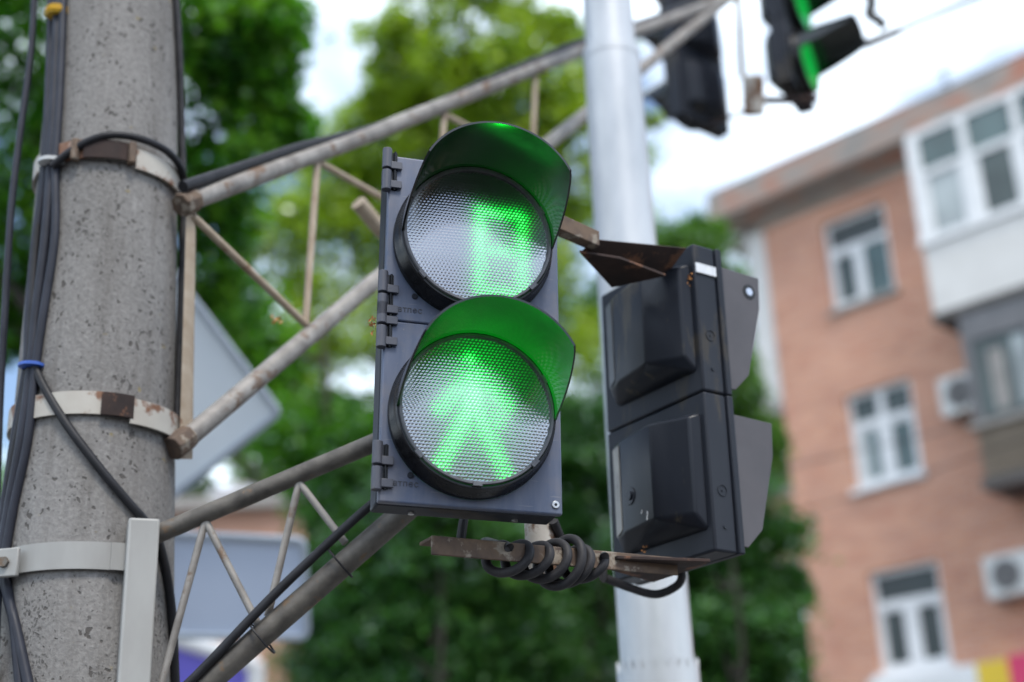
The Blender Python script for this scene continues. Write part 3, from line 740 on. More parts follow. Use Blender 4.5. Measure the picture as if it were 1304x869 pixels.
# ------------------------------------------------------------------ galvanised pole
gp = at(806, 434.5, 3.0); gx, gy = gp.x, gp.y
steel = thing('steel_pole', (gx, gy, 0), 'tall pale galvanised steel pole behind the signals', 'pole')
zj = at(768, 67, 3.25).z; zk = at(825, 785, 2.9).z
MB().tube([(gx, gy, z) for z in (0, 1.0, zk, zj)], [.0805, .0765, .0712, .0635], 48).build('lower_shaft', M['galv'], steel, True)
MB().tube([(gx, gy, z) for z in (zj + .002, zj + .5, 8.5)], [.0572, .0565, .048], 48).build('upper_shaft', M['galv'], steel, True)
mb = MB(); mb.tube([(gx, gy, zj - .02), (gx, gy, zj + .006)], .0648, 48); mb.build('joint_collar', M['galv'], steel, True)
MB().tube([(gx, gy, zj + .0065), (gx, gy, zj + .010)], .0582, 48).build('joint_seam', M['darkgrey'], steel, True)
bh = MB(); pb = at(779, 153, 3.13); disc(bh, (pb.x, pb.y, pb.z), (0.05, 1, .1), .006, .02, 12); bh.build('bolt_hole', M['dark'], steel, True)
bh = MB(); pb = at(845, 745, 2.83); disc(bh, (pb.x, pb.y, pb.z), (0.05, 1, .1), .005, .02, 12); bh.build('bolt_hole', M['dark'], steel, True)
# toothed metal collar just above the frame's lower edge
zc = at(834, 868, 2.8).z; vs = []; n = 22
mb = MB()
for i in range(n * 2):
    a = 2 * math.pi * i / (n * 2); r = .0775
    for rr in (r, r + .002):
        vs.append((gx + rr * math.cos(a), gy + rr * math.sin(a), zc - .05)); vs.append((gx + rr * math.cos(a), gy + rr * math.sin(a), zc + (.03 if i % 2 else .005)))
fs = []
for i in range(n * 2):
    a = i * 4; b = ((i + 1) % (n * 2)) * 4
    fs += [(a, b, b + 1, a + 1), (a + 2, a + 3, b + 3, b + 2), (a + 1, b + 1, b + 3, a + 3), (a, a + 2, b + 2, b)]
mb.add(vs, fs).build('toothed_collar', M['galv'], steel, True)

# ------------------------------------------------------------------ overhead vehicle signals
def place_sig(px, py, d, yaw, name, label, mats):
    H = .74
    o = at(px, py, d) + Vector((0, 0, H / 2))
    return make_signal(name, o, rotm(yaw, 0, 0), label, 'traffic light', 3, 'overhead signals on the far truss', (None,), lens_mats=mats, H=H, yl=-.03, visorL=.18)
place_sig(884, 166, 4.85, rad(180 + 40), 'vehicle_signal', 'dark overhead signal turned away, hanging behind the end of the far truss', ('lens_off', 'lens_off', 'lens_off'))
place_sig(1024, 122, 4.75, rad(62), 'vehicle_signal', 'overhead signal in side view with green lit lens and long hood', ('lens_off', 'lens_green', 'lens_green'))
dr_ = thing('signal_hanger', at(960, 122, 4.65), 'rusty beige hanger pipe on a thin rod between the overhead signals', 'hanger')
MB().tube([at(934, -120, 4.6), at(945, 100, 4.65)], .0095, 10).build('rod', M['strut'], dr_, True)
MB().tube([at(959, 97, 4.65), at(960, 147, 4.65)], .036, 20).build('pipe_cap', M['rustpost'], dr_, True, bevel=.006)
MB().tube([at(968, 128, 4.66), at(1012, 128, 4.72), at(1040, 126, 4.75)], .014, 12).build('arm', M['darkrust'], dr_, True)
MB().tube([at(952, 140, 4.66), at(925, 152, 4.75), at(905, 158, 4.82)], .006, 8).build('link_rod', M['darkrust'], dr_, True)
cable([at(1096, 60, 6.0), at(1120, 49, 6.2), at(1150, 37, 6.6), at(1240, -2, 7.6), at(1420, -80, 10)], .017, 'thin overhead wire running off to the upper right', 'cable', name='overhead_wire', n=6)
w = MB(); w.tube(smooth_path([at(1104, 56, 6.0), at(1122, 49, 6.2), at(1144, 40, 6.5)], 6), .022, 8)
single(w, 'wire_insulator', M['dark'], at(1122, 49, 6.2), 'dark strain insulator on the overhead wire beside the green signal hood', 'insulator')
w = MB(); w.tube(smooth_path([at(1104, -20, 5.2), at(1110, 5, 5.2), at(1107, 18, 5.2), at(1120, 27, 5.2), at(1126, 36, 5.2)], 6), .020, 8)
single(w, 'hanging_clamp', M['dark'], at(1110, 5, 5.2), 'small dark clamp dangling from wires at the top edge', 'clamp')

# ------------------------------------------------------------------ signs seen from behind
def plate_sign(name, corners, rad_c, th, mat, label, lip, post_px=None):
    c = sum(corners, Vector()) / 4
    e = (corners[1] - corners[0]).normalized(); n = e.cross((corners[3] - corners[0]).normalized()).normalized()
    if n.y > 0: n = -n          # towards the camera
    def rounded(ins):
        out = []
        for i in range(4):
            p = corners[i]; a = (corners[i - 1] - p).normalized(); b = (corners[(i + 1) % 4] - p).normalized()
            p = p + (a + b) * ins; r = max(.004, rad_c - ins)
            q0, q1 = p + a * r, p + b * r
            for k in range(7):
                t = k / 6; out.append((1 - t) ** 2 * q0 + 2 * t * (1 - t) * p + t * t * q1)
        return out
    base = c - Vector((0, 0, .4))
    t = thing(name, base, label, 'road sign', 'road sign backs left of the lit signal')
    MB().prism(rounded(0), -n * th).build('panel', M[mat], t, True)
    fr = MB(); o = rounded(0); i_ = rounded(lip); k = len(o)
    vs = [p + n * .001 for p in o] + [p + n * .014 for p in o] + [p + n * .014 for p in i_] + [p + n * .001 for p in i_]
    fs = [(a * k + j, a * k + (j + 1) % k, ((a + 1) % 4) * k + (j + 1) % k, ((a + 1) % 4) * k + j) for a in range(4) for j in range(k)]
    fr.add(vs, fs).build('edge_flange', M['signedge'], t, True, bevel=.003)
    if post_px:
        pp = at(*post_px); MB().tube([(pp.x, pp.y - n.y * .0, 0), (pp.x, pp.y, pp.z)], .03, 16).build('post', M['galv'], t, True)
    return t
DS = 4.4
plate_sign('road_sign', [at(362, 527, DS), at(205, 320, DS - .05), at(40, 480, DS), at(205, 650, DS + .05)], .035, .004, 'signback',
           'pale diamond shaped sign seen from behind beside the concrete pole', .022, (180, 500, DS + .08))
plate_sign('road_sign', [at(396, 816, DS), at(391, 684, DS - .02), at(140, 672, DS - .02), at(145, 812, DS)], .04, .004, 'signback2',
           'blue grey rectangular sign back behind the white upright', .020, (190, 720, DS + .08))
bt = thing('billboard', at(240, 980, 9), 'violet billboard with white border low behind the near truss', 'billboard')
bc = [at(150, 1080, 9), at(330, 1080, 9), at(326, 845, 9), at(150, 790, 9)]
MB().prism(bc, Vector((0, .06, 0))).build('panel', M['bill'], bt, True)
fr = MB(); fr.tube([bc[3] + Vector((0, -.02, 0)), bc[2] + Vector((0, -.02, 0))], .055, 8); fr.tube([bc[2] + Vector((0, -.02, 0)), bc[1] + Vector((0, -.02, 0))], .055, 8); fr.build('border', M['white'], bt, True)
MB().tube([Vector((at(240, 980, 9.1).x, at(240, 980, 9.1).y, 0)), at(240, 1000, 9.1)], .1, 12).build('post', M['galv'], bt, True)

# ------------------------------------------------------------------ brick apartment building
WA = rad(45.5)
BW = Vector((-math.sin(WA), math.cos(WA), 0)); BN = Vector((-math.cos(WA), -math.sin(WA), 0))   # along wall (leftwards) / outward
BO = at(1127, 555, 21.0)
BROT = Matrix((( -BW.x, -BN.x, 0), (-BW.y, -BN.y, 0), (0, 0, 1)))      # local x = -u (to the right), local y = inwards, z up
def hit(px, py, out=0):
    """wall coordinates of a photo point on the plane standing `out` metres in front of the wall: (x, z)"""
    d = at(px, py, 1) - CAM; o = BO + BN * out; t = (o - CAM).dot(BN) / d.dot(BN); q = CAM + d * t
    return (-(q - BO).dot(BW), q.z)
bld = thing('apartment_building', Vector((BO.x, BO.y, 0)), 'orange brick apartment block with white windows and glazed balconies', 'building', rot=BROT)
BX0, BX1, BZ = -1.70, 11.0, 12.25
wins = [(-.60, .53, 9.98 + .02, 11.50), (-.60, .53, 7.12, 8.60), (-.60, .53, 4.42, 5.88), (-.60, .53, 1.6, 3.1)]
holes = wins + [(6.2, 7.4, 10.0, 11.5), (6.2, 7.4, 7.12, 8.6), (6.2, 7.4, 4.42, 5.88)]
xs = sorted({BX0, BX1, *[h[0] for h in holes], *[h[1] for h in holes]}); zs = sorted({0, BZ, *[h[2] for h in holes], *[h[3] for h in holes]})
mb = MB(); RV = .14
for i in range(len(xs) - 1):
    for j in range(len(zs) - 1):
        xm, zm = (xs[i] + xs[i + 1]) / 2, (zs[j] + zs[j + 1]) / 2
        if any(h[0] < xm < h[1] and h[2] < zm < h[3] for h in holes): continue
        mb.add([(xs[i], 0, zs[j]), (xs[i + 1], 0, zs[j]), (xs[i + 1], 0, zs[j + 1]), (xs[i], 0, zs[j + 1])], [(0, 1, 2, 3)])
for (a, b_, c, d) in holes:
    mb.add([(a, 0, c), (a, RV, c), (a, RV, d), (a, 0, d)], [(0, 1, 2, 3)]); mb.add([(b_, 0, c), (b_, RV, c), (b_, RV, d), (b_, 0, d)], [(0, 1, 2, 3)])
    mb.add([(a, 0, d), (b_, 0, d), (b_, RV, d), (a, RV, d)], [(0, 1, 2, 3)]); mb.add([(a, 0, c), (b_, 0, c), (b_, RV, c), (a, RV, c)], [(0, 1, 2, 3)])
mb.add([(BX0, 0, 0), (BX0, 11, 0), (BX0, 11, BZ), (BX0, 0, BZ)], [(0, 1, 2, 3)]); mb.add([(BX1, 0, 0), (BX1, 11, 0), (BX1, 11, BZ), (BX1, 0, BZ)], [(0, 1, 2, 3)])
mb.add([(BX0, 11, 0), (BX1, 11, 0), (BX1, 11, BZ), (BX0, 11, BZ)], [(0, 1, 2, 3)])
mb.build('wall', M['brick'], bld)
# cornice: plaster frieze, then a projecting slab
CO = .46
zt = hit(1100, 159.7, CO)[1]; zl = hit(1100, 200, CO)[1]
cl = hit(900, 262, CO)[0]
MB().box((BX0 - .03, -.05, BZ - .42), (BX1, -.001, BZ + .02)).build('frieze', M['plaster'], bld)
cz0, cz1 = zl, zt
MB().box((cl, -CO, cz0), (BX1 + .5, 11.5, cz1)).build('cornice', M['cornice'], bld, bevel=.03)
MB().box((cl + .14, -CO + .2, cz0 - .12), (BX1 + .2, .0 - .031, cz0 - .002)).build('cornice_moulding', M['cornice'], bld)
MB().box((BX0 + .02, .02, BZ), (BX1 - .02, 10.9, cz0 + .02)).build('attic_wall', M['brick'], bld)
MB().box((cl + .03, -CO + .03, cz1 + .002), (BX1 + .45, 11.4, cz1 + .05)).build('roof', M['roofing'], bld)
xr, _ = hit(1205, 105, .2); zr = cz1 + .05
MB().prism([Vector((xr - .35, .1, zr)), Vector((xr + .35, .1, zr)), Vector((xr + .25, .1, zr + .17)), Vector((xr - .18, .1, zr + .13))], Vector((0, .8, 0))).build('roof_hatch', M['roofing'], bld)
ax0 = hit(1196, 100, .1)[0]
an = MB(); an.tube([(ax0, .1, zr), (ax0, .1, zr + .75)], .03, 8); an.tube([(ax0 - .16, .1, zr + .62), (ax0 + .16, .1, zr + .62)], .02, 6); an.tube([(ax0 - .1, .1, zr + .4), (ax0 + .1, .1, zr + .4)], .02, 6)
an = an.build('roof_antenna', M['signedge'], bld)

def window(x0, x1, z0, z1, style):
    f = MB(); y0, y1 = .075, .135; w = .075
    f.box((x0 + .004, y0, z0 + .004), (x0 + w, y1, z1 - .004)); f.box((x1 - w, y0, z0 + .004), (x1 - .004, y1, z1 - .004))
    f.box((x0 + w, y0, z0 + .004), (x1 - w, y1, z0 + w)); f.box((x0 + w, y0, z1 - w), (x1 - w, y1, z1 - .004))
    xm = (x0 + x1) / 2; ztr = z0 + (z1 - z0) * .66
    f.box((xm - .065, y0 - .004, z0 + w), (xm + .065, y1, ztr - .05)); f.box((x0 + w, y0 - .006, ztr - .05), (x1 - w, y1, ztr + .05))
    if style == 'split': f.box((xm - .06, y0 - .003, ztr + .05), (xm + .06, y1, z1 - w))
    # sash frames
    for a, b_ in ((x0 + w, xm - .065), (xm + .065, x1 - w)):
        if style == 'tilt' and a > xm: continue
        s = .05
        f.box((a, y0 + .006, z0 + w), (a + s, y1 - .01, ztr - .05)); f.box((b_ - s, y0 + .006, z0 + w), (b_, y1 - .01, ztr - .05))
        f.box((a + s, y0 + .006, z0 + w), (b_ - s, y1 - .01, z0 + w + s)); f.box((a + s, y0 + .006, ztr - .05 - s), (b_ - s, y1 - .01, ztr - .05))
    fo = f.build('window', M['white'], bld)
    lo = {'tilt': ('pane', 'pane_teal'), 'split': ('pane_teal', 'pane_teal'), 'dark': ('pane_dark', 'pane_dark')}[style]
    MB().box((x0 + .05, .112, z0 + .05), (xm, .118, ztr)).build('pane', M[lo[0]], fo)
    MB().box((xm + .001, .112, z0 + .05), (x1 - .05, .118, ztr)).build('pane', M[lo[1]], fo)
    MB().box((x0 + .05, .112, ztr + .001), (x1 - .05, .118, z1 - .05)).build('pane', M['pane_dark'] if style != 'split' else M['pane'], fo)
    if style != 'tilt': MB().box((x0 + .07, .104, z0 + .1), (x0 + .07 + (.22 if style == 'split' else .12), .1095, ztr - .06)).build('curtain', M['pane_light'] if style == 'split' else M['pane'], fo)
    MB().box((x0 - .06, -.07, z0 - .07), (x1 + .06, .07, z0 + .003)).build('sill', M['stone'] if style == 'tilt' else M['white'], fo)
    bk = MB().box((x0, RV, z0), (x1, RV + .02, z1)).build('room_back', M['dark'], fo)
for h, st in zip(holes, ('tilt', 'split', 'dark', 'split', 'tilt', 'split', 'dark')): window(*h, st)

# upper glazed balcony
OB = .75
def bxz(px, py): return hit(px, py, OB)
xl = bxz(1165, 250)[0]; zs0 = bxz(1174, 311)[1]; zp0 = bxz(1199, 398)[1]; ztop = cz0 - .122
BR_ = xl + 3.6
bal = MB(); bal.box((xl, -OB, zp0 + .0), (BR_, .0 - .002, zs0 - .06)); balo = bal.build('balcony', M['panelwhite'], bld, bevel=.01)
MB().box((xl - .03, -OB - .03, zp0 - .12), (BR_ + .03, -.002, zp0 - .002)).build('balcony_slab', M['dark'], balo)
f = MB(); zf1 = ztop
wv = .10
f.box((xl - .04, -OB - .05, zs0 - .06), (BR_, -OB + .10, zs0 + .06))
f.box((xl, -OB, zf1 - .1), (BR_, -OB + .08, zf1))
f.box((xl - .02, -OB - .01, zs0 + .06), (xl + .17, -OB + .08, zf1 - .1))
ztr = bxz(1176, 222)[1]
f.box((xl + .17, -OB - .008, ztr - .05), (BR_, -OB + .07, ztr + .05))
xm1 = bxz(1234, 220)[0]; xm2 = bxz(1300, 190)[0]
for xm, ww in ((xm1, .10), (xm2, .09), (xm2 + .95, .1), (BR_ - .06, .06)):
    f.box((xm - ww, -OB - .004, zs0 + .06), (xm + ww, -OB + .075, ztr - .05)); f.box((xm - ww * .6, -OB - .004, ztr + .05), (xm + ww * .6, -OB + .075, zf1 - .1))
# inner sash borders of the two lights next to the first mullion
for a, b_ in ((xl + .17, xm1 - .10), (xm1 + .10, xm2 - .09)):
    f.box((a, -OB + .01, zs0 + .06), (a + .06, -OB + .06, ztr - .05)); f.box((b_ - .06, -OB + .01, zs0 + .06), (b_, -OB + .06, ztr - .05))
fo = f.build('glazing_frame', M['white'], balo)
MB().box((xl + .1, -OB + .030, zs0), (xm1, -OB + .036, ztr)).build('pane', M['pane_light'], fo)
MB().box((xm1 + .001, -OB + .030, zs0), (BR_, -OB + .036, ztr)).build('pane', M['pane'], fo)
MB().box((xl + .1, -OB + .030, ztr + .001), (BR_, -OB + .036, zf1)).build('pane', M['pane_teal'], fo)
# lower balcony with dark frames and horizontal siding
xl2 = bxz(1232, 470)[0]; z5 = bxz(1236, 541)[1]; z4 = bxz(1255, 610)[1]
zt2 = zp0 - .13
sd = MB(); nb = 11
for k in range(nb):
    a = z4 + (z5 - .1 - z4) * k / nb; b_ = z4 + (z5 - .1 - z4) * (k + 1) / nb
    sd.add([(xl2, -OB, a), (BR_, -OB, a), (BR_, -OB - .03, b_ - .002), (xl2, -OB - .03, b_ - .002), (xl2, -OB, b_), (BR_, -OB, b_)], [(0, 1, 2, 3), (3, 2, 5, 4)])
sd.add([(xl2, -OB, z4), (xl2, -.002, z4), (xl2, -.002, z5 - .1), (xl2, -OB, z5 - .1)], [(0, 1, 2, 3)])
sd = sd.build('balcony', surf('beige_siding', (.30, .245, .19), (.235, .19, .145), .6, 0, 4), bld)
MB().box((xl2 - .05, -OB - .06, z4 - .16), (BR_ + .03, -.002, z4 - .003)).build('balcony_slab', M['dark'], sd)
MB().box((xl2 - .08, -OB - .10, z5 - .1), (BR_, -OB + .12, z5)).build('balcony_ledge', M['stone'], sd)
f = MB(); f.box((xl2 - .02, -OB, zt2 - .42), (BR_, -OB + .1, zt2)); f.box((xl2 - .02, -OB, z5 + .001), (xl2 + .1, -OB + .1, zt2 - .42))
for xm in (xl2 + .95, xl2 + 1.9, xl2 + 2.8): f.box((xm - .06, -OB + .004, z5 + .001), (xm + .06, -OB + .09, zt2 - .42))
fo = f.build('glazing_frame', M['darkgrey'], sd)
MB().box((xl2 + .1, -OB + .04, z5 + .05), (BR_, -OB + .046, zt2 - .4)).build('pane', M['pane'], fo)
MB().box((xl2 + .66, -OB + .034, z5 + .1), (xl2 + 1.25, -OB + .039, zt2 - .5)).build('curtain', M['pane_light'], fo)
MB().box((xl2 + .30, -OB + .034, z5 + .12), (xl2 + .52, -OB + .039, zt2 - .6)).build('curtain', M['stone'], fo)
# balconies on the hidden end wall, sticking out past the corner
sb = MB(); sb.box((BX0 - .42, .06, 8.85), (BX0 - .002, 2.2, 12.0)); sb = sb.build('side_balcony', M['panelwhite'], bld, bevel=.03)
MB().box((BX0 - .95, .03, 11.86), (BX0 - .421, 2.25, 12.12)).build('balcony_roof', M['white'], sb)
MB().box((BX0 - .50, .03, 8.66), (BX0 - .002, 2.25, 8.848)).build('balcony_slab', M['stone'], sb)
sb = MB(); sb.box((BX0 - .60, .06, 6.35), (BX0 - .002, 2.2, 7.35)); sb = sb.build('side_balcony', M['peach'], bld, bevel=.03)
MB().box((BX0 - .68, .03, 6.12), (BX0 - .002, 2.25, 6.348)).build('balcony_slab', M['stone'], sb)
MB().box((BX0 - .66, .03, 7.352), (BX0 - .002, 2.25, 7.47)).build('handrail', M['stone'], sb)

def ac_unit(px0, py0, px1, py1, label, w=.80, h=.56):
    x0, zt_ = hit(px0, py0, .34); z0 = zt_ - h
    q = BROT.to_4x4(); q.translation = Vector((BO.x, BO.y, 0))
    base = q @ Vector((x0 + w / 2, -.2, z0))
    t = thing('air_conditioner', base, label, 'air conditioner', 'air conditioners on the brick wall', BROT)
    MB().box((-w / 2, -.14, 0), (w / 2, .14, h)).build('casing', M['acwhite'], t, bevel=.02, seg=3)
    fm = Matrix.Translation((-.08, -.1405, h / 2))
    MB().lathe([(.005, -.004), (.19, -.004), (.205, -.001)], 32, fm).build('fan_recess', M['darkgrey'], t)
    g = MB()
    for r in (.06, .11, .16, .205): g.tube([fm @ Vector((r * math.cos(a), -.012, r * math.sin(a))) for a in np.linspace(0, 2 * math.pi, 33)], .005, 6, cap=False)
    for a in np.linspace(0, math.pi, 5)[:-1]: g.tube([fm @ Vector((.205 * math.cos(a), -.012, .205 * math.sin(a))), fm @ Vector((-.205 * math.cos(a), -.012, -.205 * math.sin(a)))], .004, 6)
    g.build('fan_grille', M['stone'], t)
    for sx in (-.28, .28):
        b_ = MB(); b_.box((sx - .02, -.12, -.045), (sx + .02, .198, -.002)); b_.build('bracket', M['darkgrey'], t)
ac_unit(1192, 484, 1241, 519, 'small white air conditioner on brick wall beside the dark framed balcony')
ac_unit(1249, 711, 1304, 768, 'white air conditioner low on brick wall right of the bottom window')
# shop fascia
xs0, zf = hit(1105, 866, .3); xs1 = hit(1243, 850, .3)[0]; xs2 = hit(1283, 846, .3)[0]
q = BROT.to_4x4(); q.translation = Vector((BO.x, BO.y, 0))
fs_ = thing('shop_sign', q @ Vector((xs0, -.3, zf - .9)), 'white shop fascia with yellow and magenta panels below brick wall', 'sign', None, BROT)
MB().box((0, 0, 0), (xs1 - xs0 - .004, .27, .9)).build('white_panel', M['white'], fs_, bevel=.01)
MB().box((xs1 - xs0, -.01, 0), (xs2 - xs0, .27, .9)).build('yellow_panel', M['yellowsign'], fs_, bevel=.01)
MB().box((xs2 - xs0 + .004, -.01, 0), (xs2 - xs0 + 2.6, .27, .93)).build('magenta_panel', M['pinksign'], fs_, bevel=.01)
# thin wires stretched in front of the facade
for k, (a, b_) in enumerate((((985, 600), (1304, 520)), ((985, 662), (1304, 560)))):
    cable([at(a[0] - 320, a[1] + 90, 15), at(*a, 15), at((a[0] + b_[0]) / 2, (a[1] + b_[1]) / 2 + 3, 14.5), at(*b_, 14), at(b_[0] + 200, b_[1] - 60, 13.5)], .007,
          ('upper' if k == 0 else 'lower') + ' of two thin wires stretched in front of the brick wall', 'cable_dusty', name='overhead_wire', group='wires before the brick building', n=6)

# far pale tower and peach houses
def simple_house(name, px0, px1, pytop, d, depth, mat, label, roofmat, nwin=0, parap=.4):
    a, b_ = at(px0, pytop, d), at(px1, pytop, d); z = (a.z + b_.z) / 2; w = b_.x - a.x
    t = thing(name, ((a.x + b_.x) / 2, a.y + depth / 2, 0), label, 'building')
    MB().box((-w / 2, -depth / 2, 0), (w / 2, depth / 2, z - parap)).build('wall', M[mat], t)
    MB().box((-w / 2 - .3, -depth / 2 - .3, z - parap + .002), (w / 2 + .3, depth / 2 + .3, z)).build('roof', M[roofmat], t)
    for r in range(int((z - parap) // 3)):
        for c in range(nwin):
            xw = -w / 2 + w * (c + .5) / nwin; zw = z - parap - 2.3 - 3 * r
            if zw < .4: continue
            f = MB().box((xw - .65, -depth / 2 - .06, zw), (xw + .65, -depth / 2 - .002, zw + 1.5)).build('window', M['white'], t)
            MB().box((xw - .52, -depth / 2 - .075, zw + .13), (xw + .52, -depth / 2 - .061, zw + 1.37)).build('pane', M['pane_teal'], f)
    return t
simple_house('plaster_house', 200, 520, 634, 30, 9, 'peach', 'peach plaster house low behind the road signs', 'stone', 4, .25)
simple_house('plaster_house', 600, 900, 735, 36, 9, 'peach', 'peach house glimpsed through the spruces under the signals', 'stone', 4)
q = thing('apartment_building', (13, -30, 0), 'long brick apartment block across the street, behind the viewer', 'building', rot=Matrix.Rotation(rad(200), 3, 'Z'))
MB().box((-22, -6, 0), (14, 6, 7.4)).build('wall', M['brick'], q)
MB().box((-22.5, -6.5, 7.402), (14.5, 6.5, 7.8)).build('roof', M['roofing'], q)
for r_ in range(2):
    for c_ in range(9):
        f = MB().box((-20 + c_ * 3.6, -6.06, 1.8 + r_ * 3.1), (-18.4 + c_ * 3.6, -6.002, 3.4 + r_ * 3.1)).build('window', M['white'], q)
        MB().box((-19.88 + c_ * 3.6, -6.08, 1.92 + r_ * 3.1), (-18.52 + c_ * 3.6, -6.061, 3.28 + r_ * 3.1)).build('pane', M['pane_dark'], f)
# white roof turrets behind the peach house
for px, py, w_, lab in ((302, 602, 1.0, 'taller'), (262, 622, .8, 'shorter')):
    q = at(px, py, 33)
    t = thing('roof_turret', (q.x, q.y, 0), f'{lab} white stair tower beyond the peach house', 'building', 'white stair towers')
    MB().box((-w_ * .5, -.5, 0), (w_ * .5, .9, q.z - .5)).build('wall', M['greyblock'], t)
    MB().lathe([(w_ * .55, 0), (w_ * .5, .12), (w_ * .3, .22), (.02, .26)], 24, Matrix.Translation((0, .2, q.z - .5)) @ Matrix.Rotation(rad(90), 4, 'X')).build('dome', M['stone'], t)

# ------------------------------------------------------------------ trees
def leaf_mesh(P, N, S, var, aspect=.5, name='crown', mat=None, parent=None):
    """many folded four-sided leaves; P points, N normals, S sizes"""
    n = len(P)
    a = rng.normal(size=(n, 3)); a -= (a * N).sum(1, keepdims=True) * N; a /= np.linalg.norm(a, axis=1, keepdims=True) + 1e-9
    b = np.cross(N, a); S = S[:, None]
    v = np.empty((n, 4, 3)); v[:, 0] = P - a * S * .5; v[:, 1] = P + b * S * aspect * .5 - N * S * .1; v[:, 2] = P + a * S * .5; v[:, 3] = P - b * S * aspect * .5 - N * S * .1
    me = bpy.data.meshes.new(name); me.vertices.add(n * 4); me.vertices.foreach_set('co', v.reshape(-1).astype(np.float32))
    me.loops.add(n * 4); me.loops.foreach_set('vertex_index', np.arange(n * 4, dtype=np.int32))
    me.polygons.add(n); me.polygons.foreach_set('loop_start', np.arange(0, n * 4, 4, dtype=np.int32)); me.polygons.foreach_set('loop_total', np.full(n, 4, dtype=np.int32))
    me.update(); me.validate()
    at_ = me.attributes.new('var', 'FLOAT', 'POINT'); at_.data.foreach_set('value', np.repeat(var, 4).astype(np.float32))
    me.materials.append(mat); o = bpy.data.objects.new(name, me); COL.objects.link(o); o.parent = parent; return o

def tree(name, label, d, clumps, leaf, size, mat, n_per, flat=1.0, trunk_px=None, trunk_r=.16, spread=.45, sub=26, group='trees behind the signals', droop=0., hole=0.0, aspect=.5):
    """clumps: (px, py, radius px, depth offset). Each clump is broken into twig clusters, leaves sit on the clusters."""
    cs = []
    for (px, py, r, dd) in clumps:
        cs.append((np.array(at(px, py, d + dd)), r * (d + dd) / FPX))
    tx = trunk_px if trunk_px is not None else sum(c[0] for c in clumps) / len(clumps)
    base = at(tx, 500, d); base = Vector((base.x, base.y, 0))
    t = thing(name, base, label, 'tree', group)
    P, Nn, V = [], [], []
    branches = MB()
    top = max(c[0][2] for c in cs)
    zfork = max(1.2, min(c[0][2] - c[1] for c in cs))
    tp = smooth_path([base, base + Vector((.08, .05, zfork * .5)), base + Vector((0, 0, zfork)), base + Vector((.1, -.06, (zfork + top) / 2)), base + Vector((.05, 0, top))], 6)
    branches.tube(tp, [trunk_r * (1 - .85 * i / (len(tp) - 1)) for i in range(len(tp))], 12)
    for (c, r) in cs:
        cv = Vector(c)
        zst = min(max(.8, cv.z - r * 1.2), top * .95); s0 = base + Vector((.03, 0, zst))
        mid = s0.lerp(cv, .55) + Vector((0, 0, .15 * r))
        bp = smooth_path([s0, mid, cv], 5); branches.tube(bp, [trunk_r * .32 * (1 - .75 * i / (len(bp) - 1)) for i in range(len(bp))], 7)
        k = sub
        dirs = rng.normal(size=(k, 3)); dirs /= np.linalg.norm(dirs, axis=1, keepdims=True)
        rr = r * rng.uniform(.25, 1.05, size=(k, 1)) ** .6
        cc = c + dirs * rr * np.array([1, 1, .85])
        tone = rng.normal(0, .2, size=k)
        for j in range(k):
            if j % 3 == 0: branches.tube([cv, cv.lerp(Vector(cc[j]), .5) + Vector((0, 0, .03 * r)), Vector(cc[j])], [trunk_r * .10, trunk_r * .07, trunk_r * .03], 5)
            if rng.random() < hole: continue
            m = int(n_per * rng.uniform(.6, 1.4))
            rad_c = r * spread * rng.uniform(.7, 1.3)
            q = rng.normal(size=(m, 3)) * rad_c * .55 * np.array([1, 1, flat])
            q[:, 2] -= droop * (q[:, 0] ** 2 + q[:, 1] ** 2) / (rad_c + 1e-6)
            P.append(cc[j] + q)
            nn_ = rng.normal(size=(m, 3)) * .75 + np.array([0, -.1, .8]); nn_ /= np.linalg.norm(nn_, axis=1, keepdims=True); Nn.append(nn_)
            V.append(np.clip(.5 + tone[j] + rng.normal(0, .16, size=m), 0, 1))
    P = np.concatenate(P); Nn = np.concatenate(Nn); V = np.concatenate(V)
    P = P - np.array(base)
    leaf_mesh(P, Nn, rng.uniform(.6, 1.3, size=len(P)) * size, V, aspect, 'crown', M[mat], t)
    branches.build('trunk', M['barkA'], t, True)
    return t

tree('broadleaf_tree', 'dark green broadleaf tree filling the upper left behind the concrete pole', 7.6,
     [(-120, -60, 190, .5), (60, -70, 170, 0), (200, -40, 130, .3), (285, 40, 85, 0), (330, 95, 55, .2), (350, 20, 40, .2), (-20, 110, 130, .4), (60, 240, 130, .8), (-90, 300, 130, .3), (280, 165, 105, .3), (365, 165, 42, .4), (230, 270, 90, .6), (-30, 400, 80, .5),
      (60, 380, 90, .9), (265, 390, 70, .9)],
     .085, .085, 'leaf_dark', 74, trunk_px=70, trunk_r=.15, sub=38, hole=.13, spread=.31)
tree('broadleaf_tree', 'sunlit yellow green tree rising behind the lit signal', 13.0,
     [(560, -40, 80, 0), (640, -30, 70, .3), (505, 60, 50, .3), (500, 130, 45, .2), (590, 70, 85, 0), (655, 110, 75, .2), (695, 60, 55, .5), (715, 150, 45, .3), (560, 140, 70, .4), (480, 260, 60, .6), (530, 190, 85, .4), (450, 190, 55, .5), (620, 210, 90, .3), (390, 250, 60, .6), (440, 310, 85, .4), (340, 320, 75, .9), (540, 330, 100, .6),
      (660, 330, 85, .2), (720, 230, 60, .5), (380, 430, 85, .5), (470, 450, 95, .2), (590, 450, 100, .4), (700, 440, 85, .4), (340, 500, 60, .8), (420, 540, 70, .4), (745, 130, 40, .6)],
     .08, .095, 'leaf_light', 56, trunk_px=560, trunk_r=.13, sub=36, hole=.17, spread=.32)
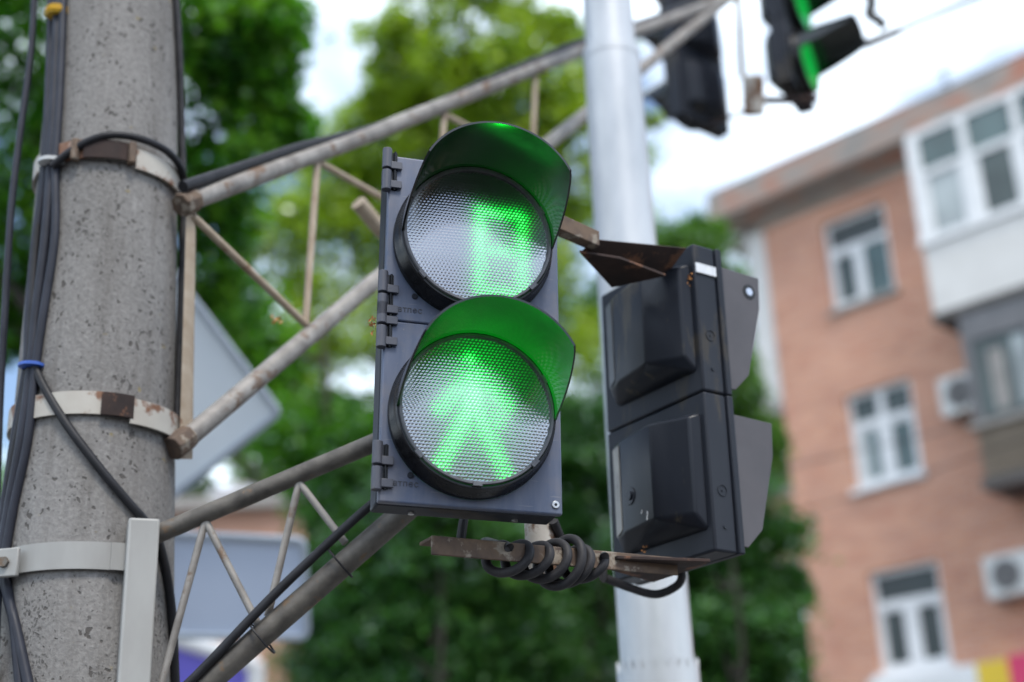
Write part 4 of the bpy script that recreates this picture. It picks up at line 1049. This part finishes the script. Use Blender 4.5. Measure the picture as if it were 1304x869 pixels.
tree('birch_tree', 'airy light green tree between the galvanised pole and the overhead signals', 15.0,
     [(800, 60, 32, 0), (775, 120, 36, .3), (800, 215, 36, 0), (780, 285, 45, .4), (825, 150, 18, .2)],
     .08, .08, 'leaf_light', 60, trunk_px=790, trunk_r=.10, sub=18, hole=.35, spread=.36)
tree('broadleaf_tree', 'mid green round tree in front of the brick building corner', 15.5,
     [(862, 310, 45, 0), (895, 300, 26, .2), (895, 360, 40, .3), (880, 400, 50, .4), (900, 480, 60, 0), (945, 530, 40, .3), (975, 560, 26, .2), (930, 570, 60, .3), (790, 400, 60, .5), (760, 500, 70, .6), (830, 330, 40, .4)],
     .09, .085, 'leaf_mid', 130, trunk_px=880, trunk_r=.14, sub=22, hole=.06, spread=.42)
for lab, cl, tx in (('dark spruce under the lit signal, between the truss and the coil', [(560, 640, 75, 0), (480, 690, 75, .3), (590, 720, 95, 0), (450, 790, 80, .2), (540, 830, 110, .1), (640, 800, 80, .3), (430, 870, 70, .3), (560, 930, 120, .2), (450, 620, 60, .6)], 540),
                    ('dark spruce directly behind the galvanised pole', [(735, 560, 70, 0), (700, 640, 80, .2), (770, 660, 75, .3), (690, 740, 95, .1), (780, 770, 90, .2), (730, 850, 110, 0), (740, 940, 120, .1)], 735),
                    ('dark spruce right of the galvanised pole before the brick wall', [(910, 620, 60, 0), (860, 690, 75, .3), (950, 700, 60, .1), (985, 750, 35, .2), (900, 780, 90, .1), (965, 820, 45, .1), (880, 870, 100, .2), (840, 930, 110, .1), (960, 900, 50, .2)], 895)):
    tree('spruce_tree', lab, 10.5 if tx != 735 else 12.0, cl, .09, .085, 'leaf_spruce', 230, flat=.32, trunk_px=tx, trunk_r=.045, sub=32, group='dark spruces low behind the signals', droop=.25, spread=.55, aspect=.32)
tree('broadleaf_tree', 'shaded shrubby tree behind the diamond sign', 11.5,
     [(380, 560, 60, 0), (420, 610, 55, .2), (330, 470, 60, .4), (300, 420, 55, .5), (450, 570, 60, .1)],
     .08, .085, 'leaf_dark', 130, trunk_px=400, trunk_r=.1, sub=22, hole=.1)

tree('broadleaf_tree', 'distant tree seen above the peach house between pole and lit signal', 34.0,
     [(240, 560, 45, 0), (310, 580, 40, 1), (380, 590, 45, 0), (170, 560, 40, 1), (430, 600, 40, .5), (20, 620, 60, 1), (335, 615, 34, .2), (235, 618, 30, .4)],
     .2, .22, 'leaf_mid', 50, trunk_px=330, trunk_r=.2, sub=22, hole=.1)
tree('broadleaf_tree', 'distant tree beyond the end wall of the brick building', 29.0,
     [(900, 300, 30, 0), (930, 380, 45, .5), (960, 470, 40, 0), (985, 560, 40, .5), (980, 650, 45, 0), (1000, 730, 50, .4), (960, 800, 60, 0), (900, 560, 60, 0), (1005, 610, 40, 0), (1015, 670, 36, .3), (1010, 800, 45, .4), (1020, 860, 45, 0), (1000, 530, 30, .2)],
     .2, .18, 'leaf_mid', 50, trunk_px=960, trunk_r=.2, sub=22, hole=.1)

# dry leaf scraps caught on the signals
def scrap(c, label, n=9, s=.006, tall=1.5):
    mb = MB()
    for k in range(n):
        p = Vector(c) + Vector((random.uniform(-1, 1) * s, random.uniform(-1, 1) * s * .5, random.uniform(-1, 1) * s * tall))
        a = Vector((random.uniform(-1, 1), random.uniform(-1, 1), random.uniform(-1, 1))).normalized(); b_ = a.cross(Vector((.3, .8, .4))).normalized(); w = s * random.uniform(.35, .8)
        q = a.cross(b_) * w * .35
        mb.add([p - a * w, p + b_ * w * .5 + q, p + a * w, p - b_ * w * .5 + q], [(0, 1, 2), (0, 2, 3)])
    single(mb, 'dry_leaf', M['leafdry'], c, label, 'dry leaf', 'dry leaf scraps')
L1 = lambda x, y, z: SIG1 + ROT1 @ Vector((x, y, z)); L2 = lambda x, y, z: SIG2 + ROT2 @ Vector((x, y, z))
scrap(L1(-.1335, .012, -.005), 'dry brown leaf scrap caught by the middle hinge of the lit signal', 10, .0055, 2.4)
scrap(L2(-.112, .0575, .186), 'orange dry leaf scrap on the rear edge of the dark signal below its sticker', 10, .0075, 1.5)
scrap(L2(.0, .09, -.222), 'dry leaf scrap under the lower rear cover of the dark signal', 6, .005, 1)
scrap(t1(352, 408), 'small orange dry leaf on the strut of the far truss', 5, .009, .6)

# ------------------------------------------------------------------ ground
g = MB().add([(-160, -160, 0), (160, -160, 0), (160, 160, 0), (-160, 160, 0)], [(0, 1, 2, 3)]).build('ground', M['ground']); g['kind'] = 'structure'
pv = MB().box((-14, 1.2, .004), (9, 9.0, .13)).build('pavement', M['paving']); pv['kind'] = 'structure'

# ------------------------------------------------------------------ sky and sun
SUN_EL, SUN_AZ = rad(58), rad(158)      # azimuth from +y towards +x
w = bpy.data.worlds.new('World'); SC.world = w; w.use_nodes = True; nt = w.node_tree
bg = nt.nodes['Background']
sk = nd(nt, 'ShaderNodeTexSky', sky_type='NISHITA'); sk.sun_disc = False; sk.sun_elevation = SUN_EL; sk.sun_rotation = SUN_AZ
sk.air_density = 1.0; sk.dust_density = 1.5; sk.ozone_density = 1.0
tc = nt.nodes.new('ShaderNodeTexCoord'); mp = nt.nodes.new('ShaderNodeMapping'); mp.inputs['Scale'].default_value = (1, 1, 2.2); nt.links.new(tc.outputs['Generated'], mp.inputs[0])
cn = noise(nt, mp.outputs[0], 2.1, 6, .55)
cf = ramp(nt, cn, [(.45, (0, 0, 0)), (.62, (1, 1, 1))])
CLOUD = (10.4, 11.8, 13.2)
nt.links.new(mixc(nt, cf, sk.outputs[0], CLOUD), bg.inputs[0]); bg.inputs[1].default_value = .12
sl = bpy.data.lights.new('sun', 'SUN'); sl.energy = 1.4; sl.angle = rad(14); sl.color = (1, .95, .86)
so = bpy.data.objects.new('sun', sl); COL.objects.link(so)
sd_ = Vector((math.sin(SUN_AZ) * math.cos(SUN_EL), math.cos(SUN_AZ) * math.cos(SUN_EL), math.sin(SUN_EL)))
so.rotation_euler = sd_.to_track_quat('Z', 'Y').to_euler(); so.location = (0, 0, 20)

for (x, z, e) in ((.064, .150, .12), (.066, .120, .07), (.030, .160, .03), (.008, .110, .008)): led('led_glow', SIG1, ROT1, x, z, e)
for (x, z, e) in ((-.008, -.075, .30), (-.030, -.125, .2), (.044, -.105, .62), (.0, -.150, .5), (.040, -.185, .36)): led('led_glow', SIG1, ROT1, x, z, e)

# ------------------------------------------------------------------ camera
cd = bpy.data.cameras.new('camera'); cd.sensor_width = 36; cd.lens = 36 * FPX / 1304; cd.clip_start = .05; cd.clip_end = 600
co = bpy.data.objects.new('camera', cd); COL.objects.link(co)
co.matrix_world = Matrix(((RT.x, UP.x, -FW.x, CAM.x), (RT.y, UP.y, -FW.y, CAM.y), (RT.z, UP.z, -FW.z, CAM.z), (0, 0, 0, 1)))
cd.dof.use_dof = True; cd.dof.focus_distance = 1.90; cd.dof.aperture_fstop = 1.95; cd.dof.aperture_blades = 9
SC.camera = co

SC.view_settings.view_transform = 'Standard'; SC.view_settings.look = 'None'; SC.view_settings.gamma = 1; SC.view_settings.exposure = .98
SC.cycles.max_bounces = 8; SC.cycles.diffuse_bounces = 3; SC.cycles.glossy_bounces = 3; SC.cycles.transmission_bounces = 3; SC.cycles.sample_clamp_indirect = 6
SC.cycles.use_denoising = True
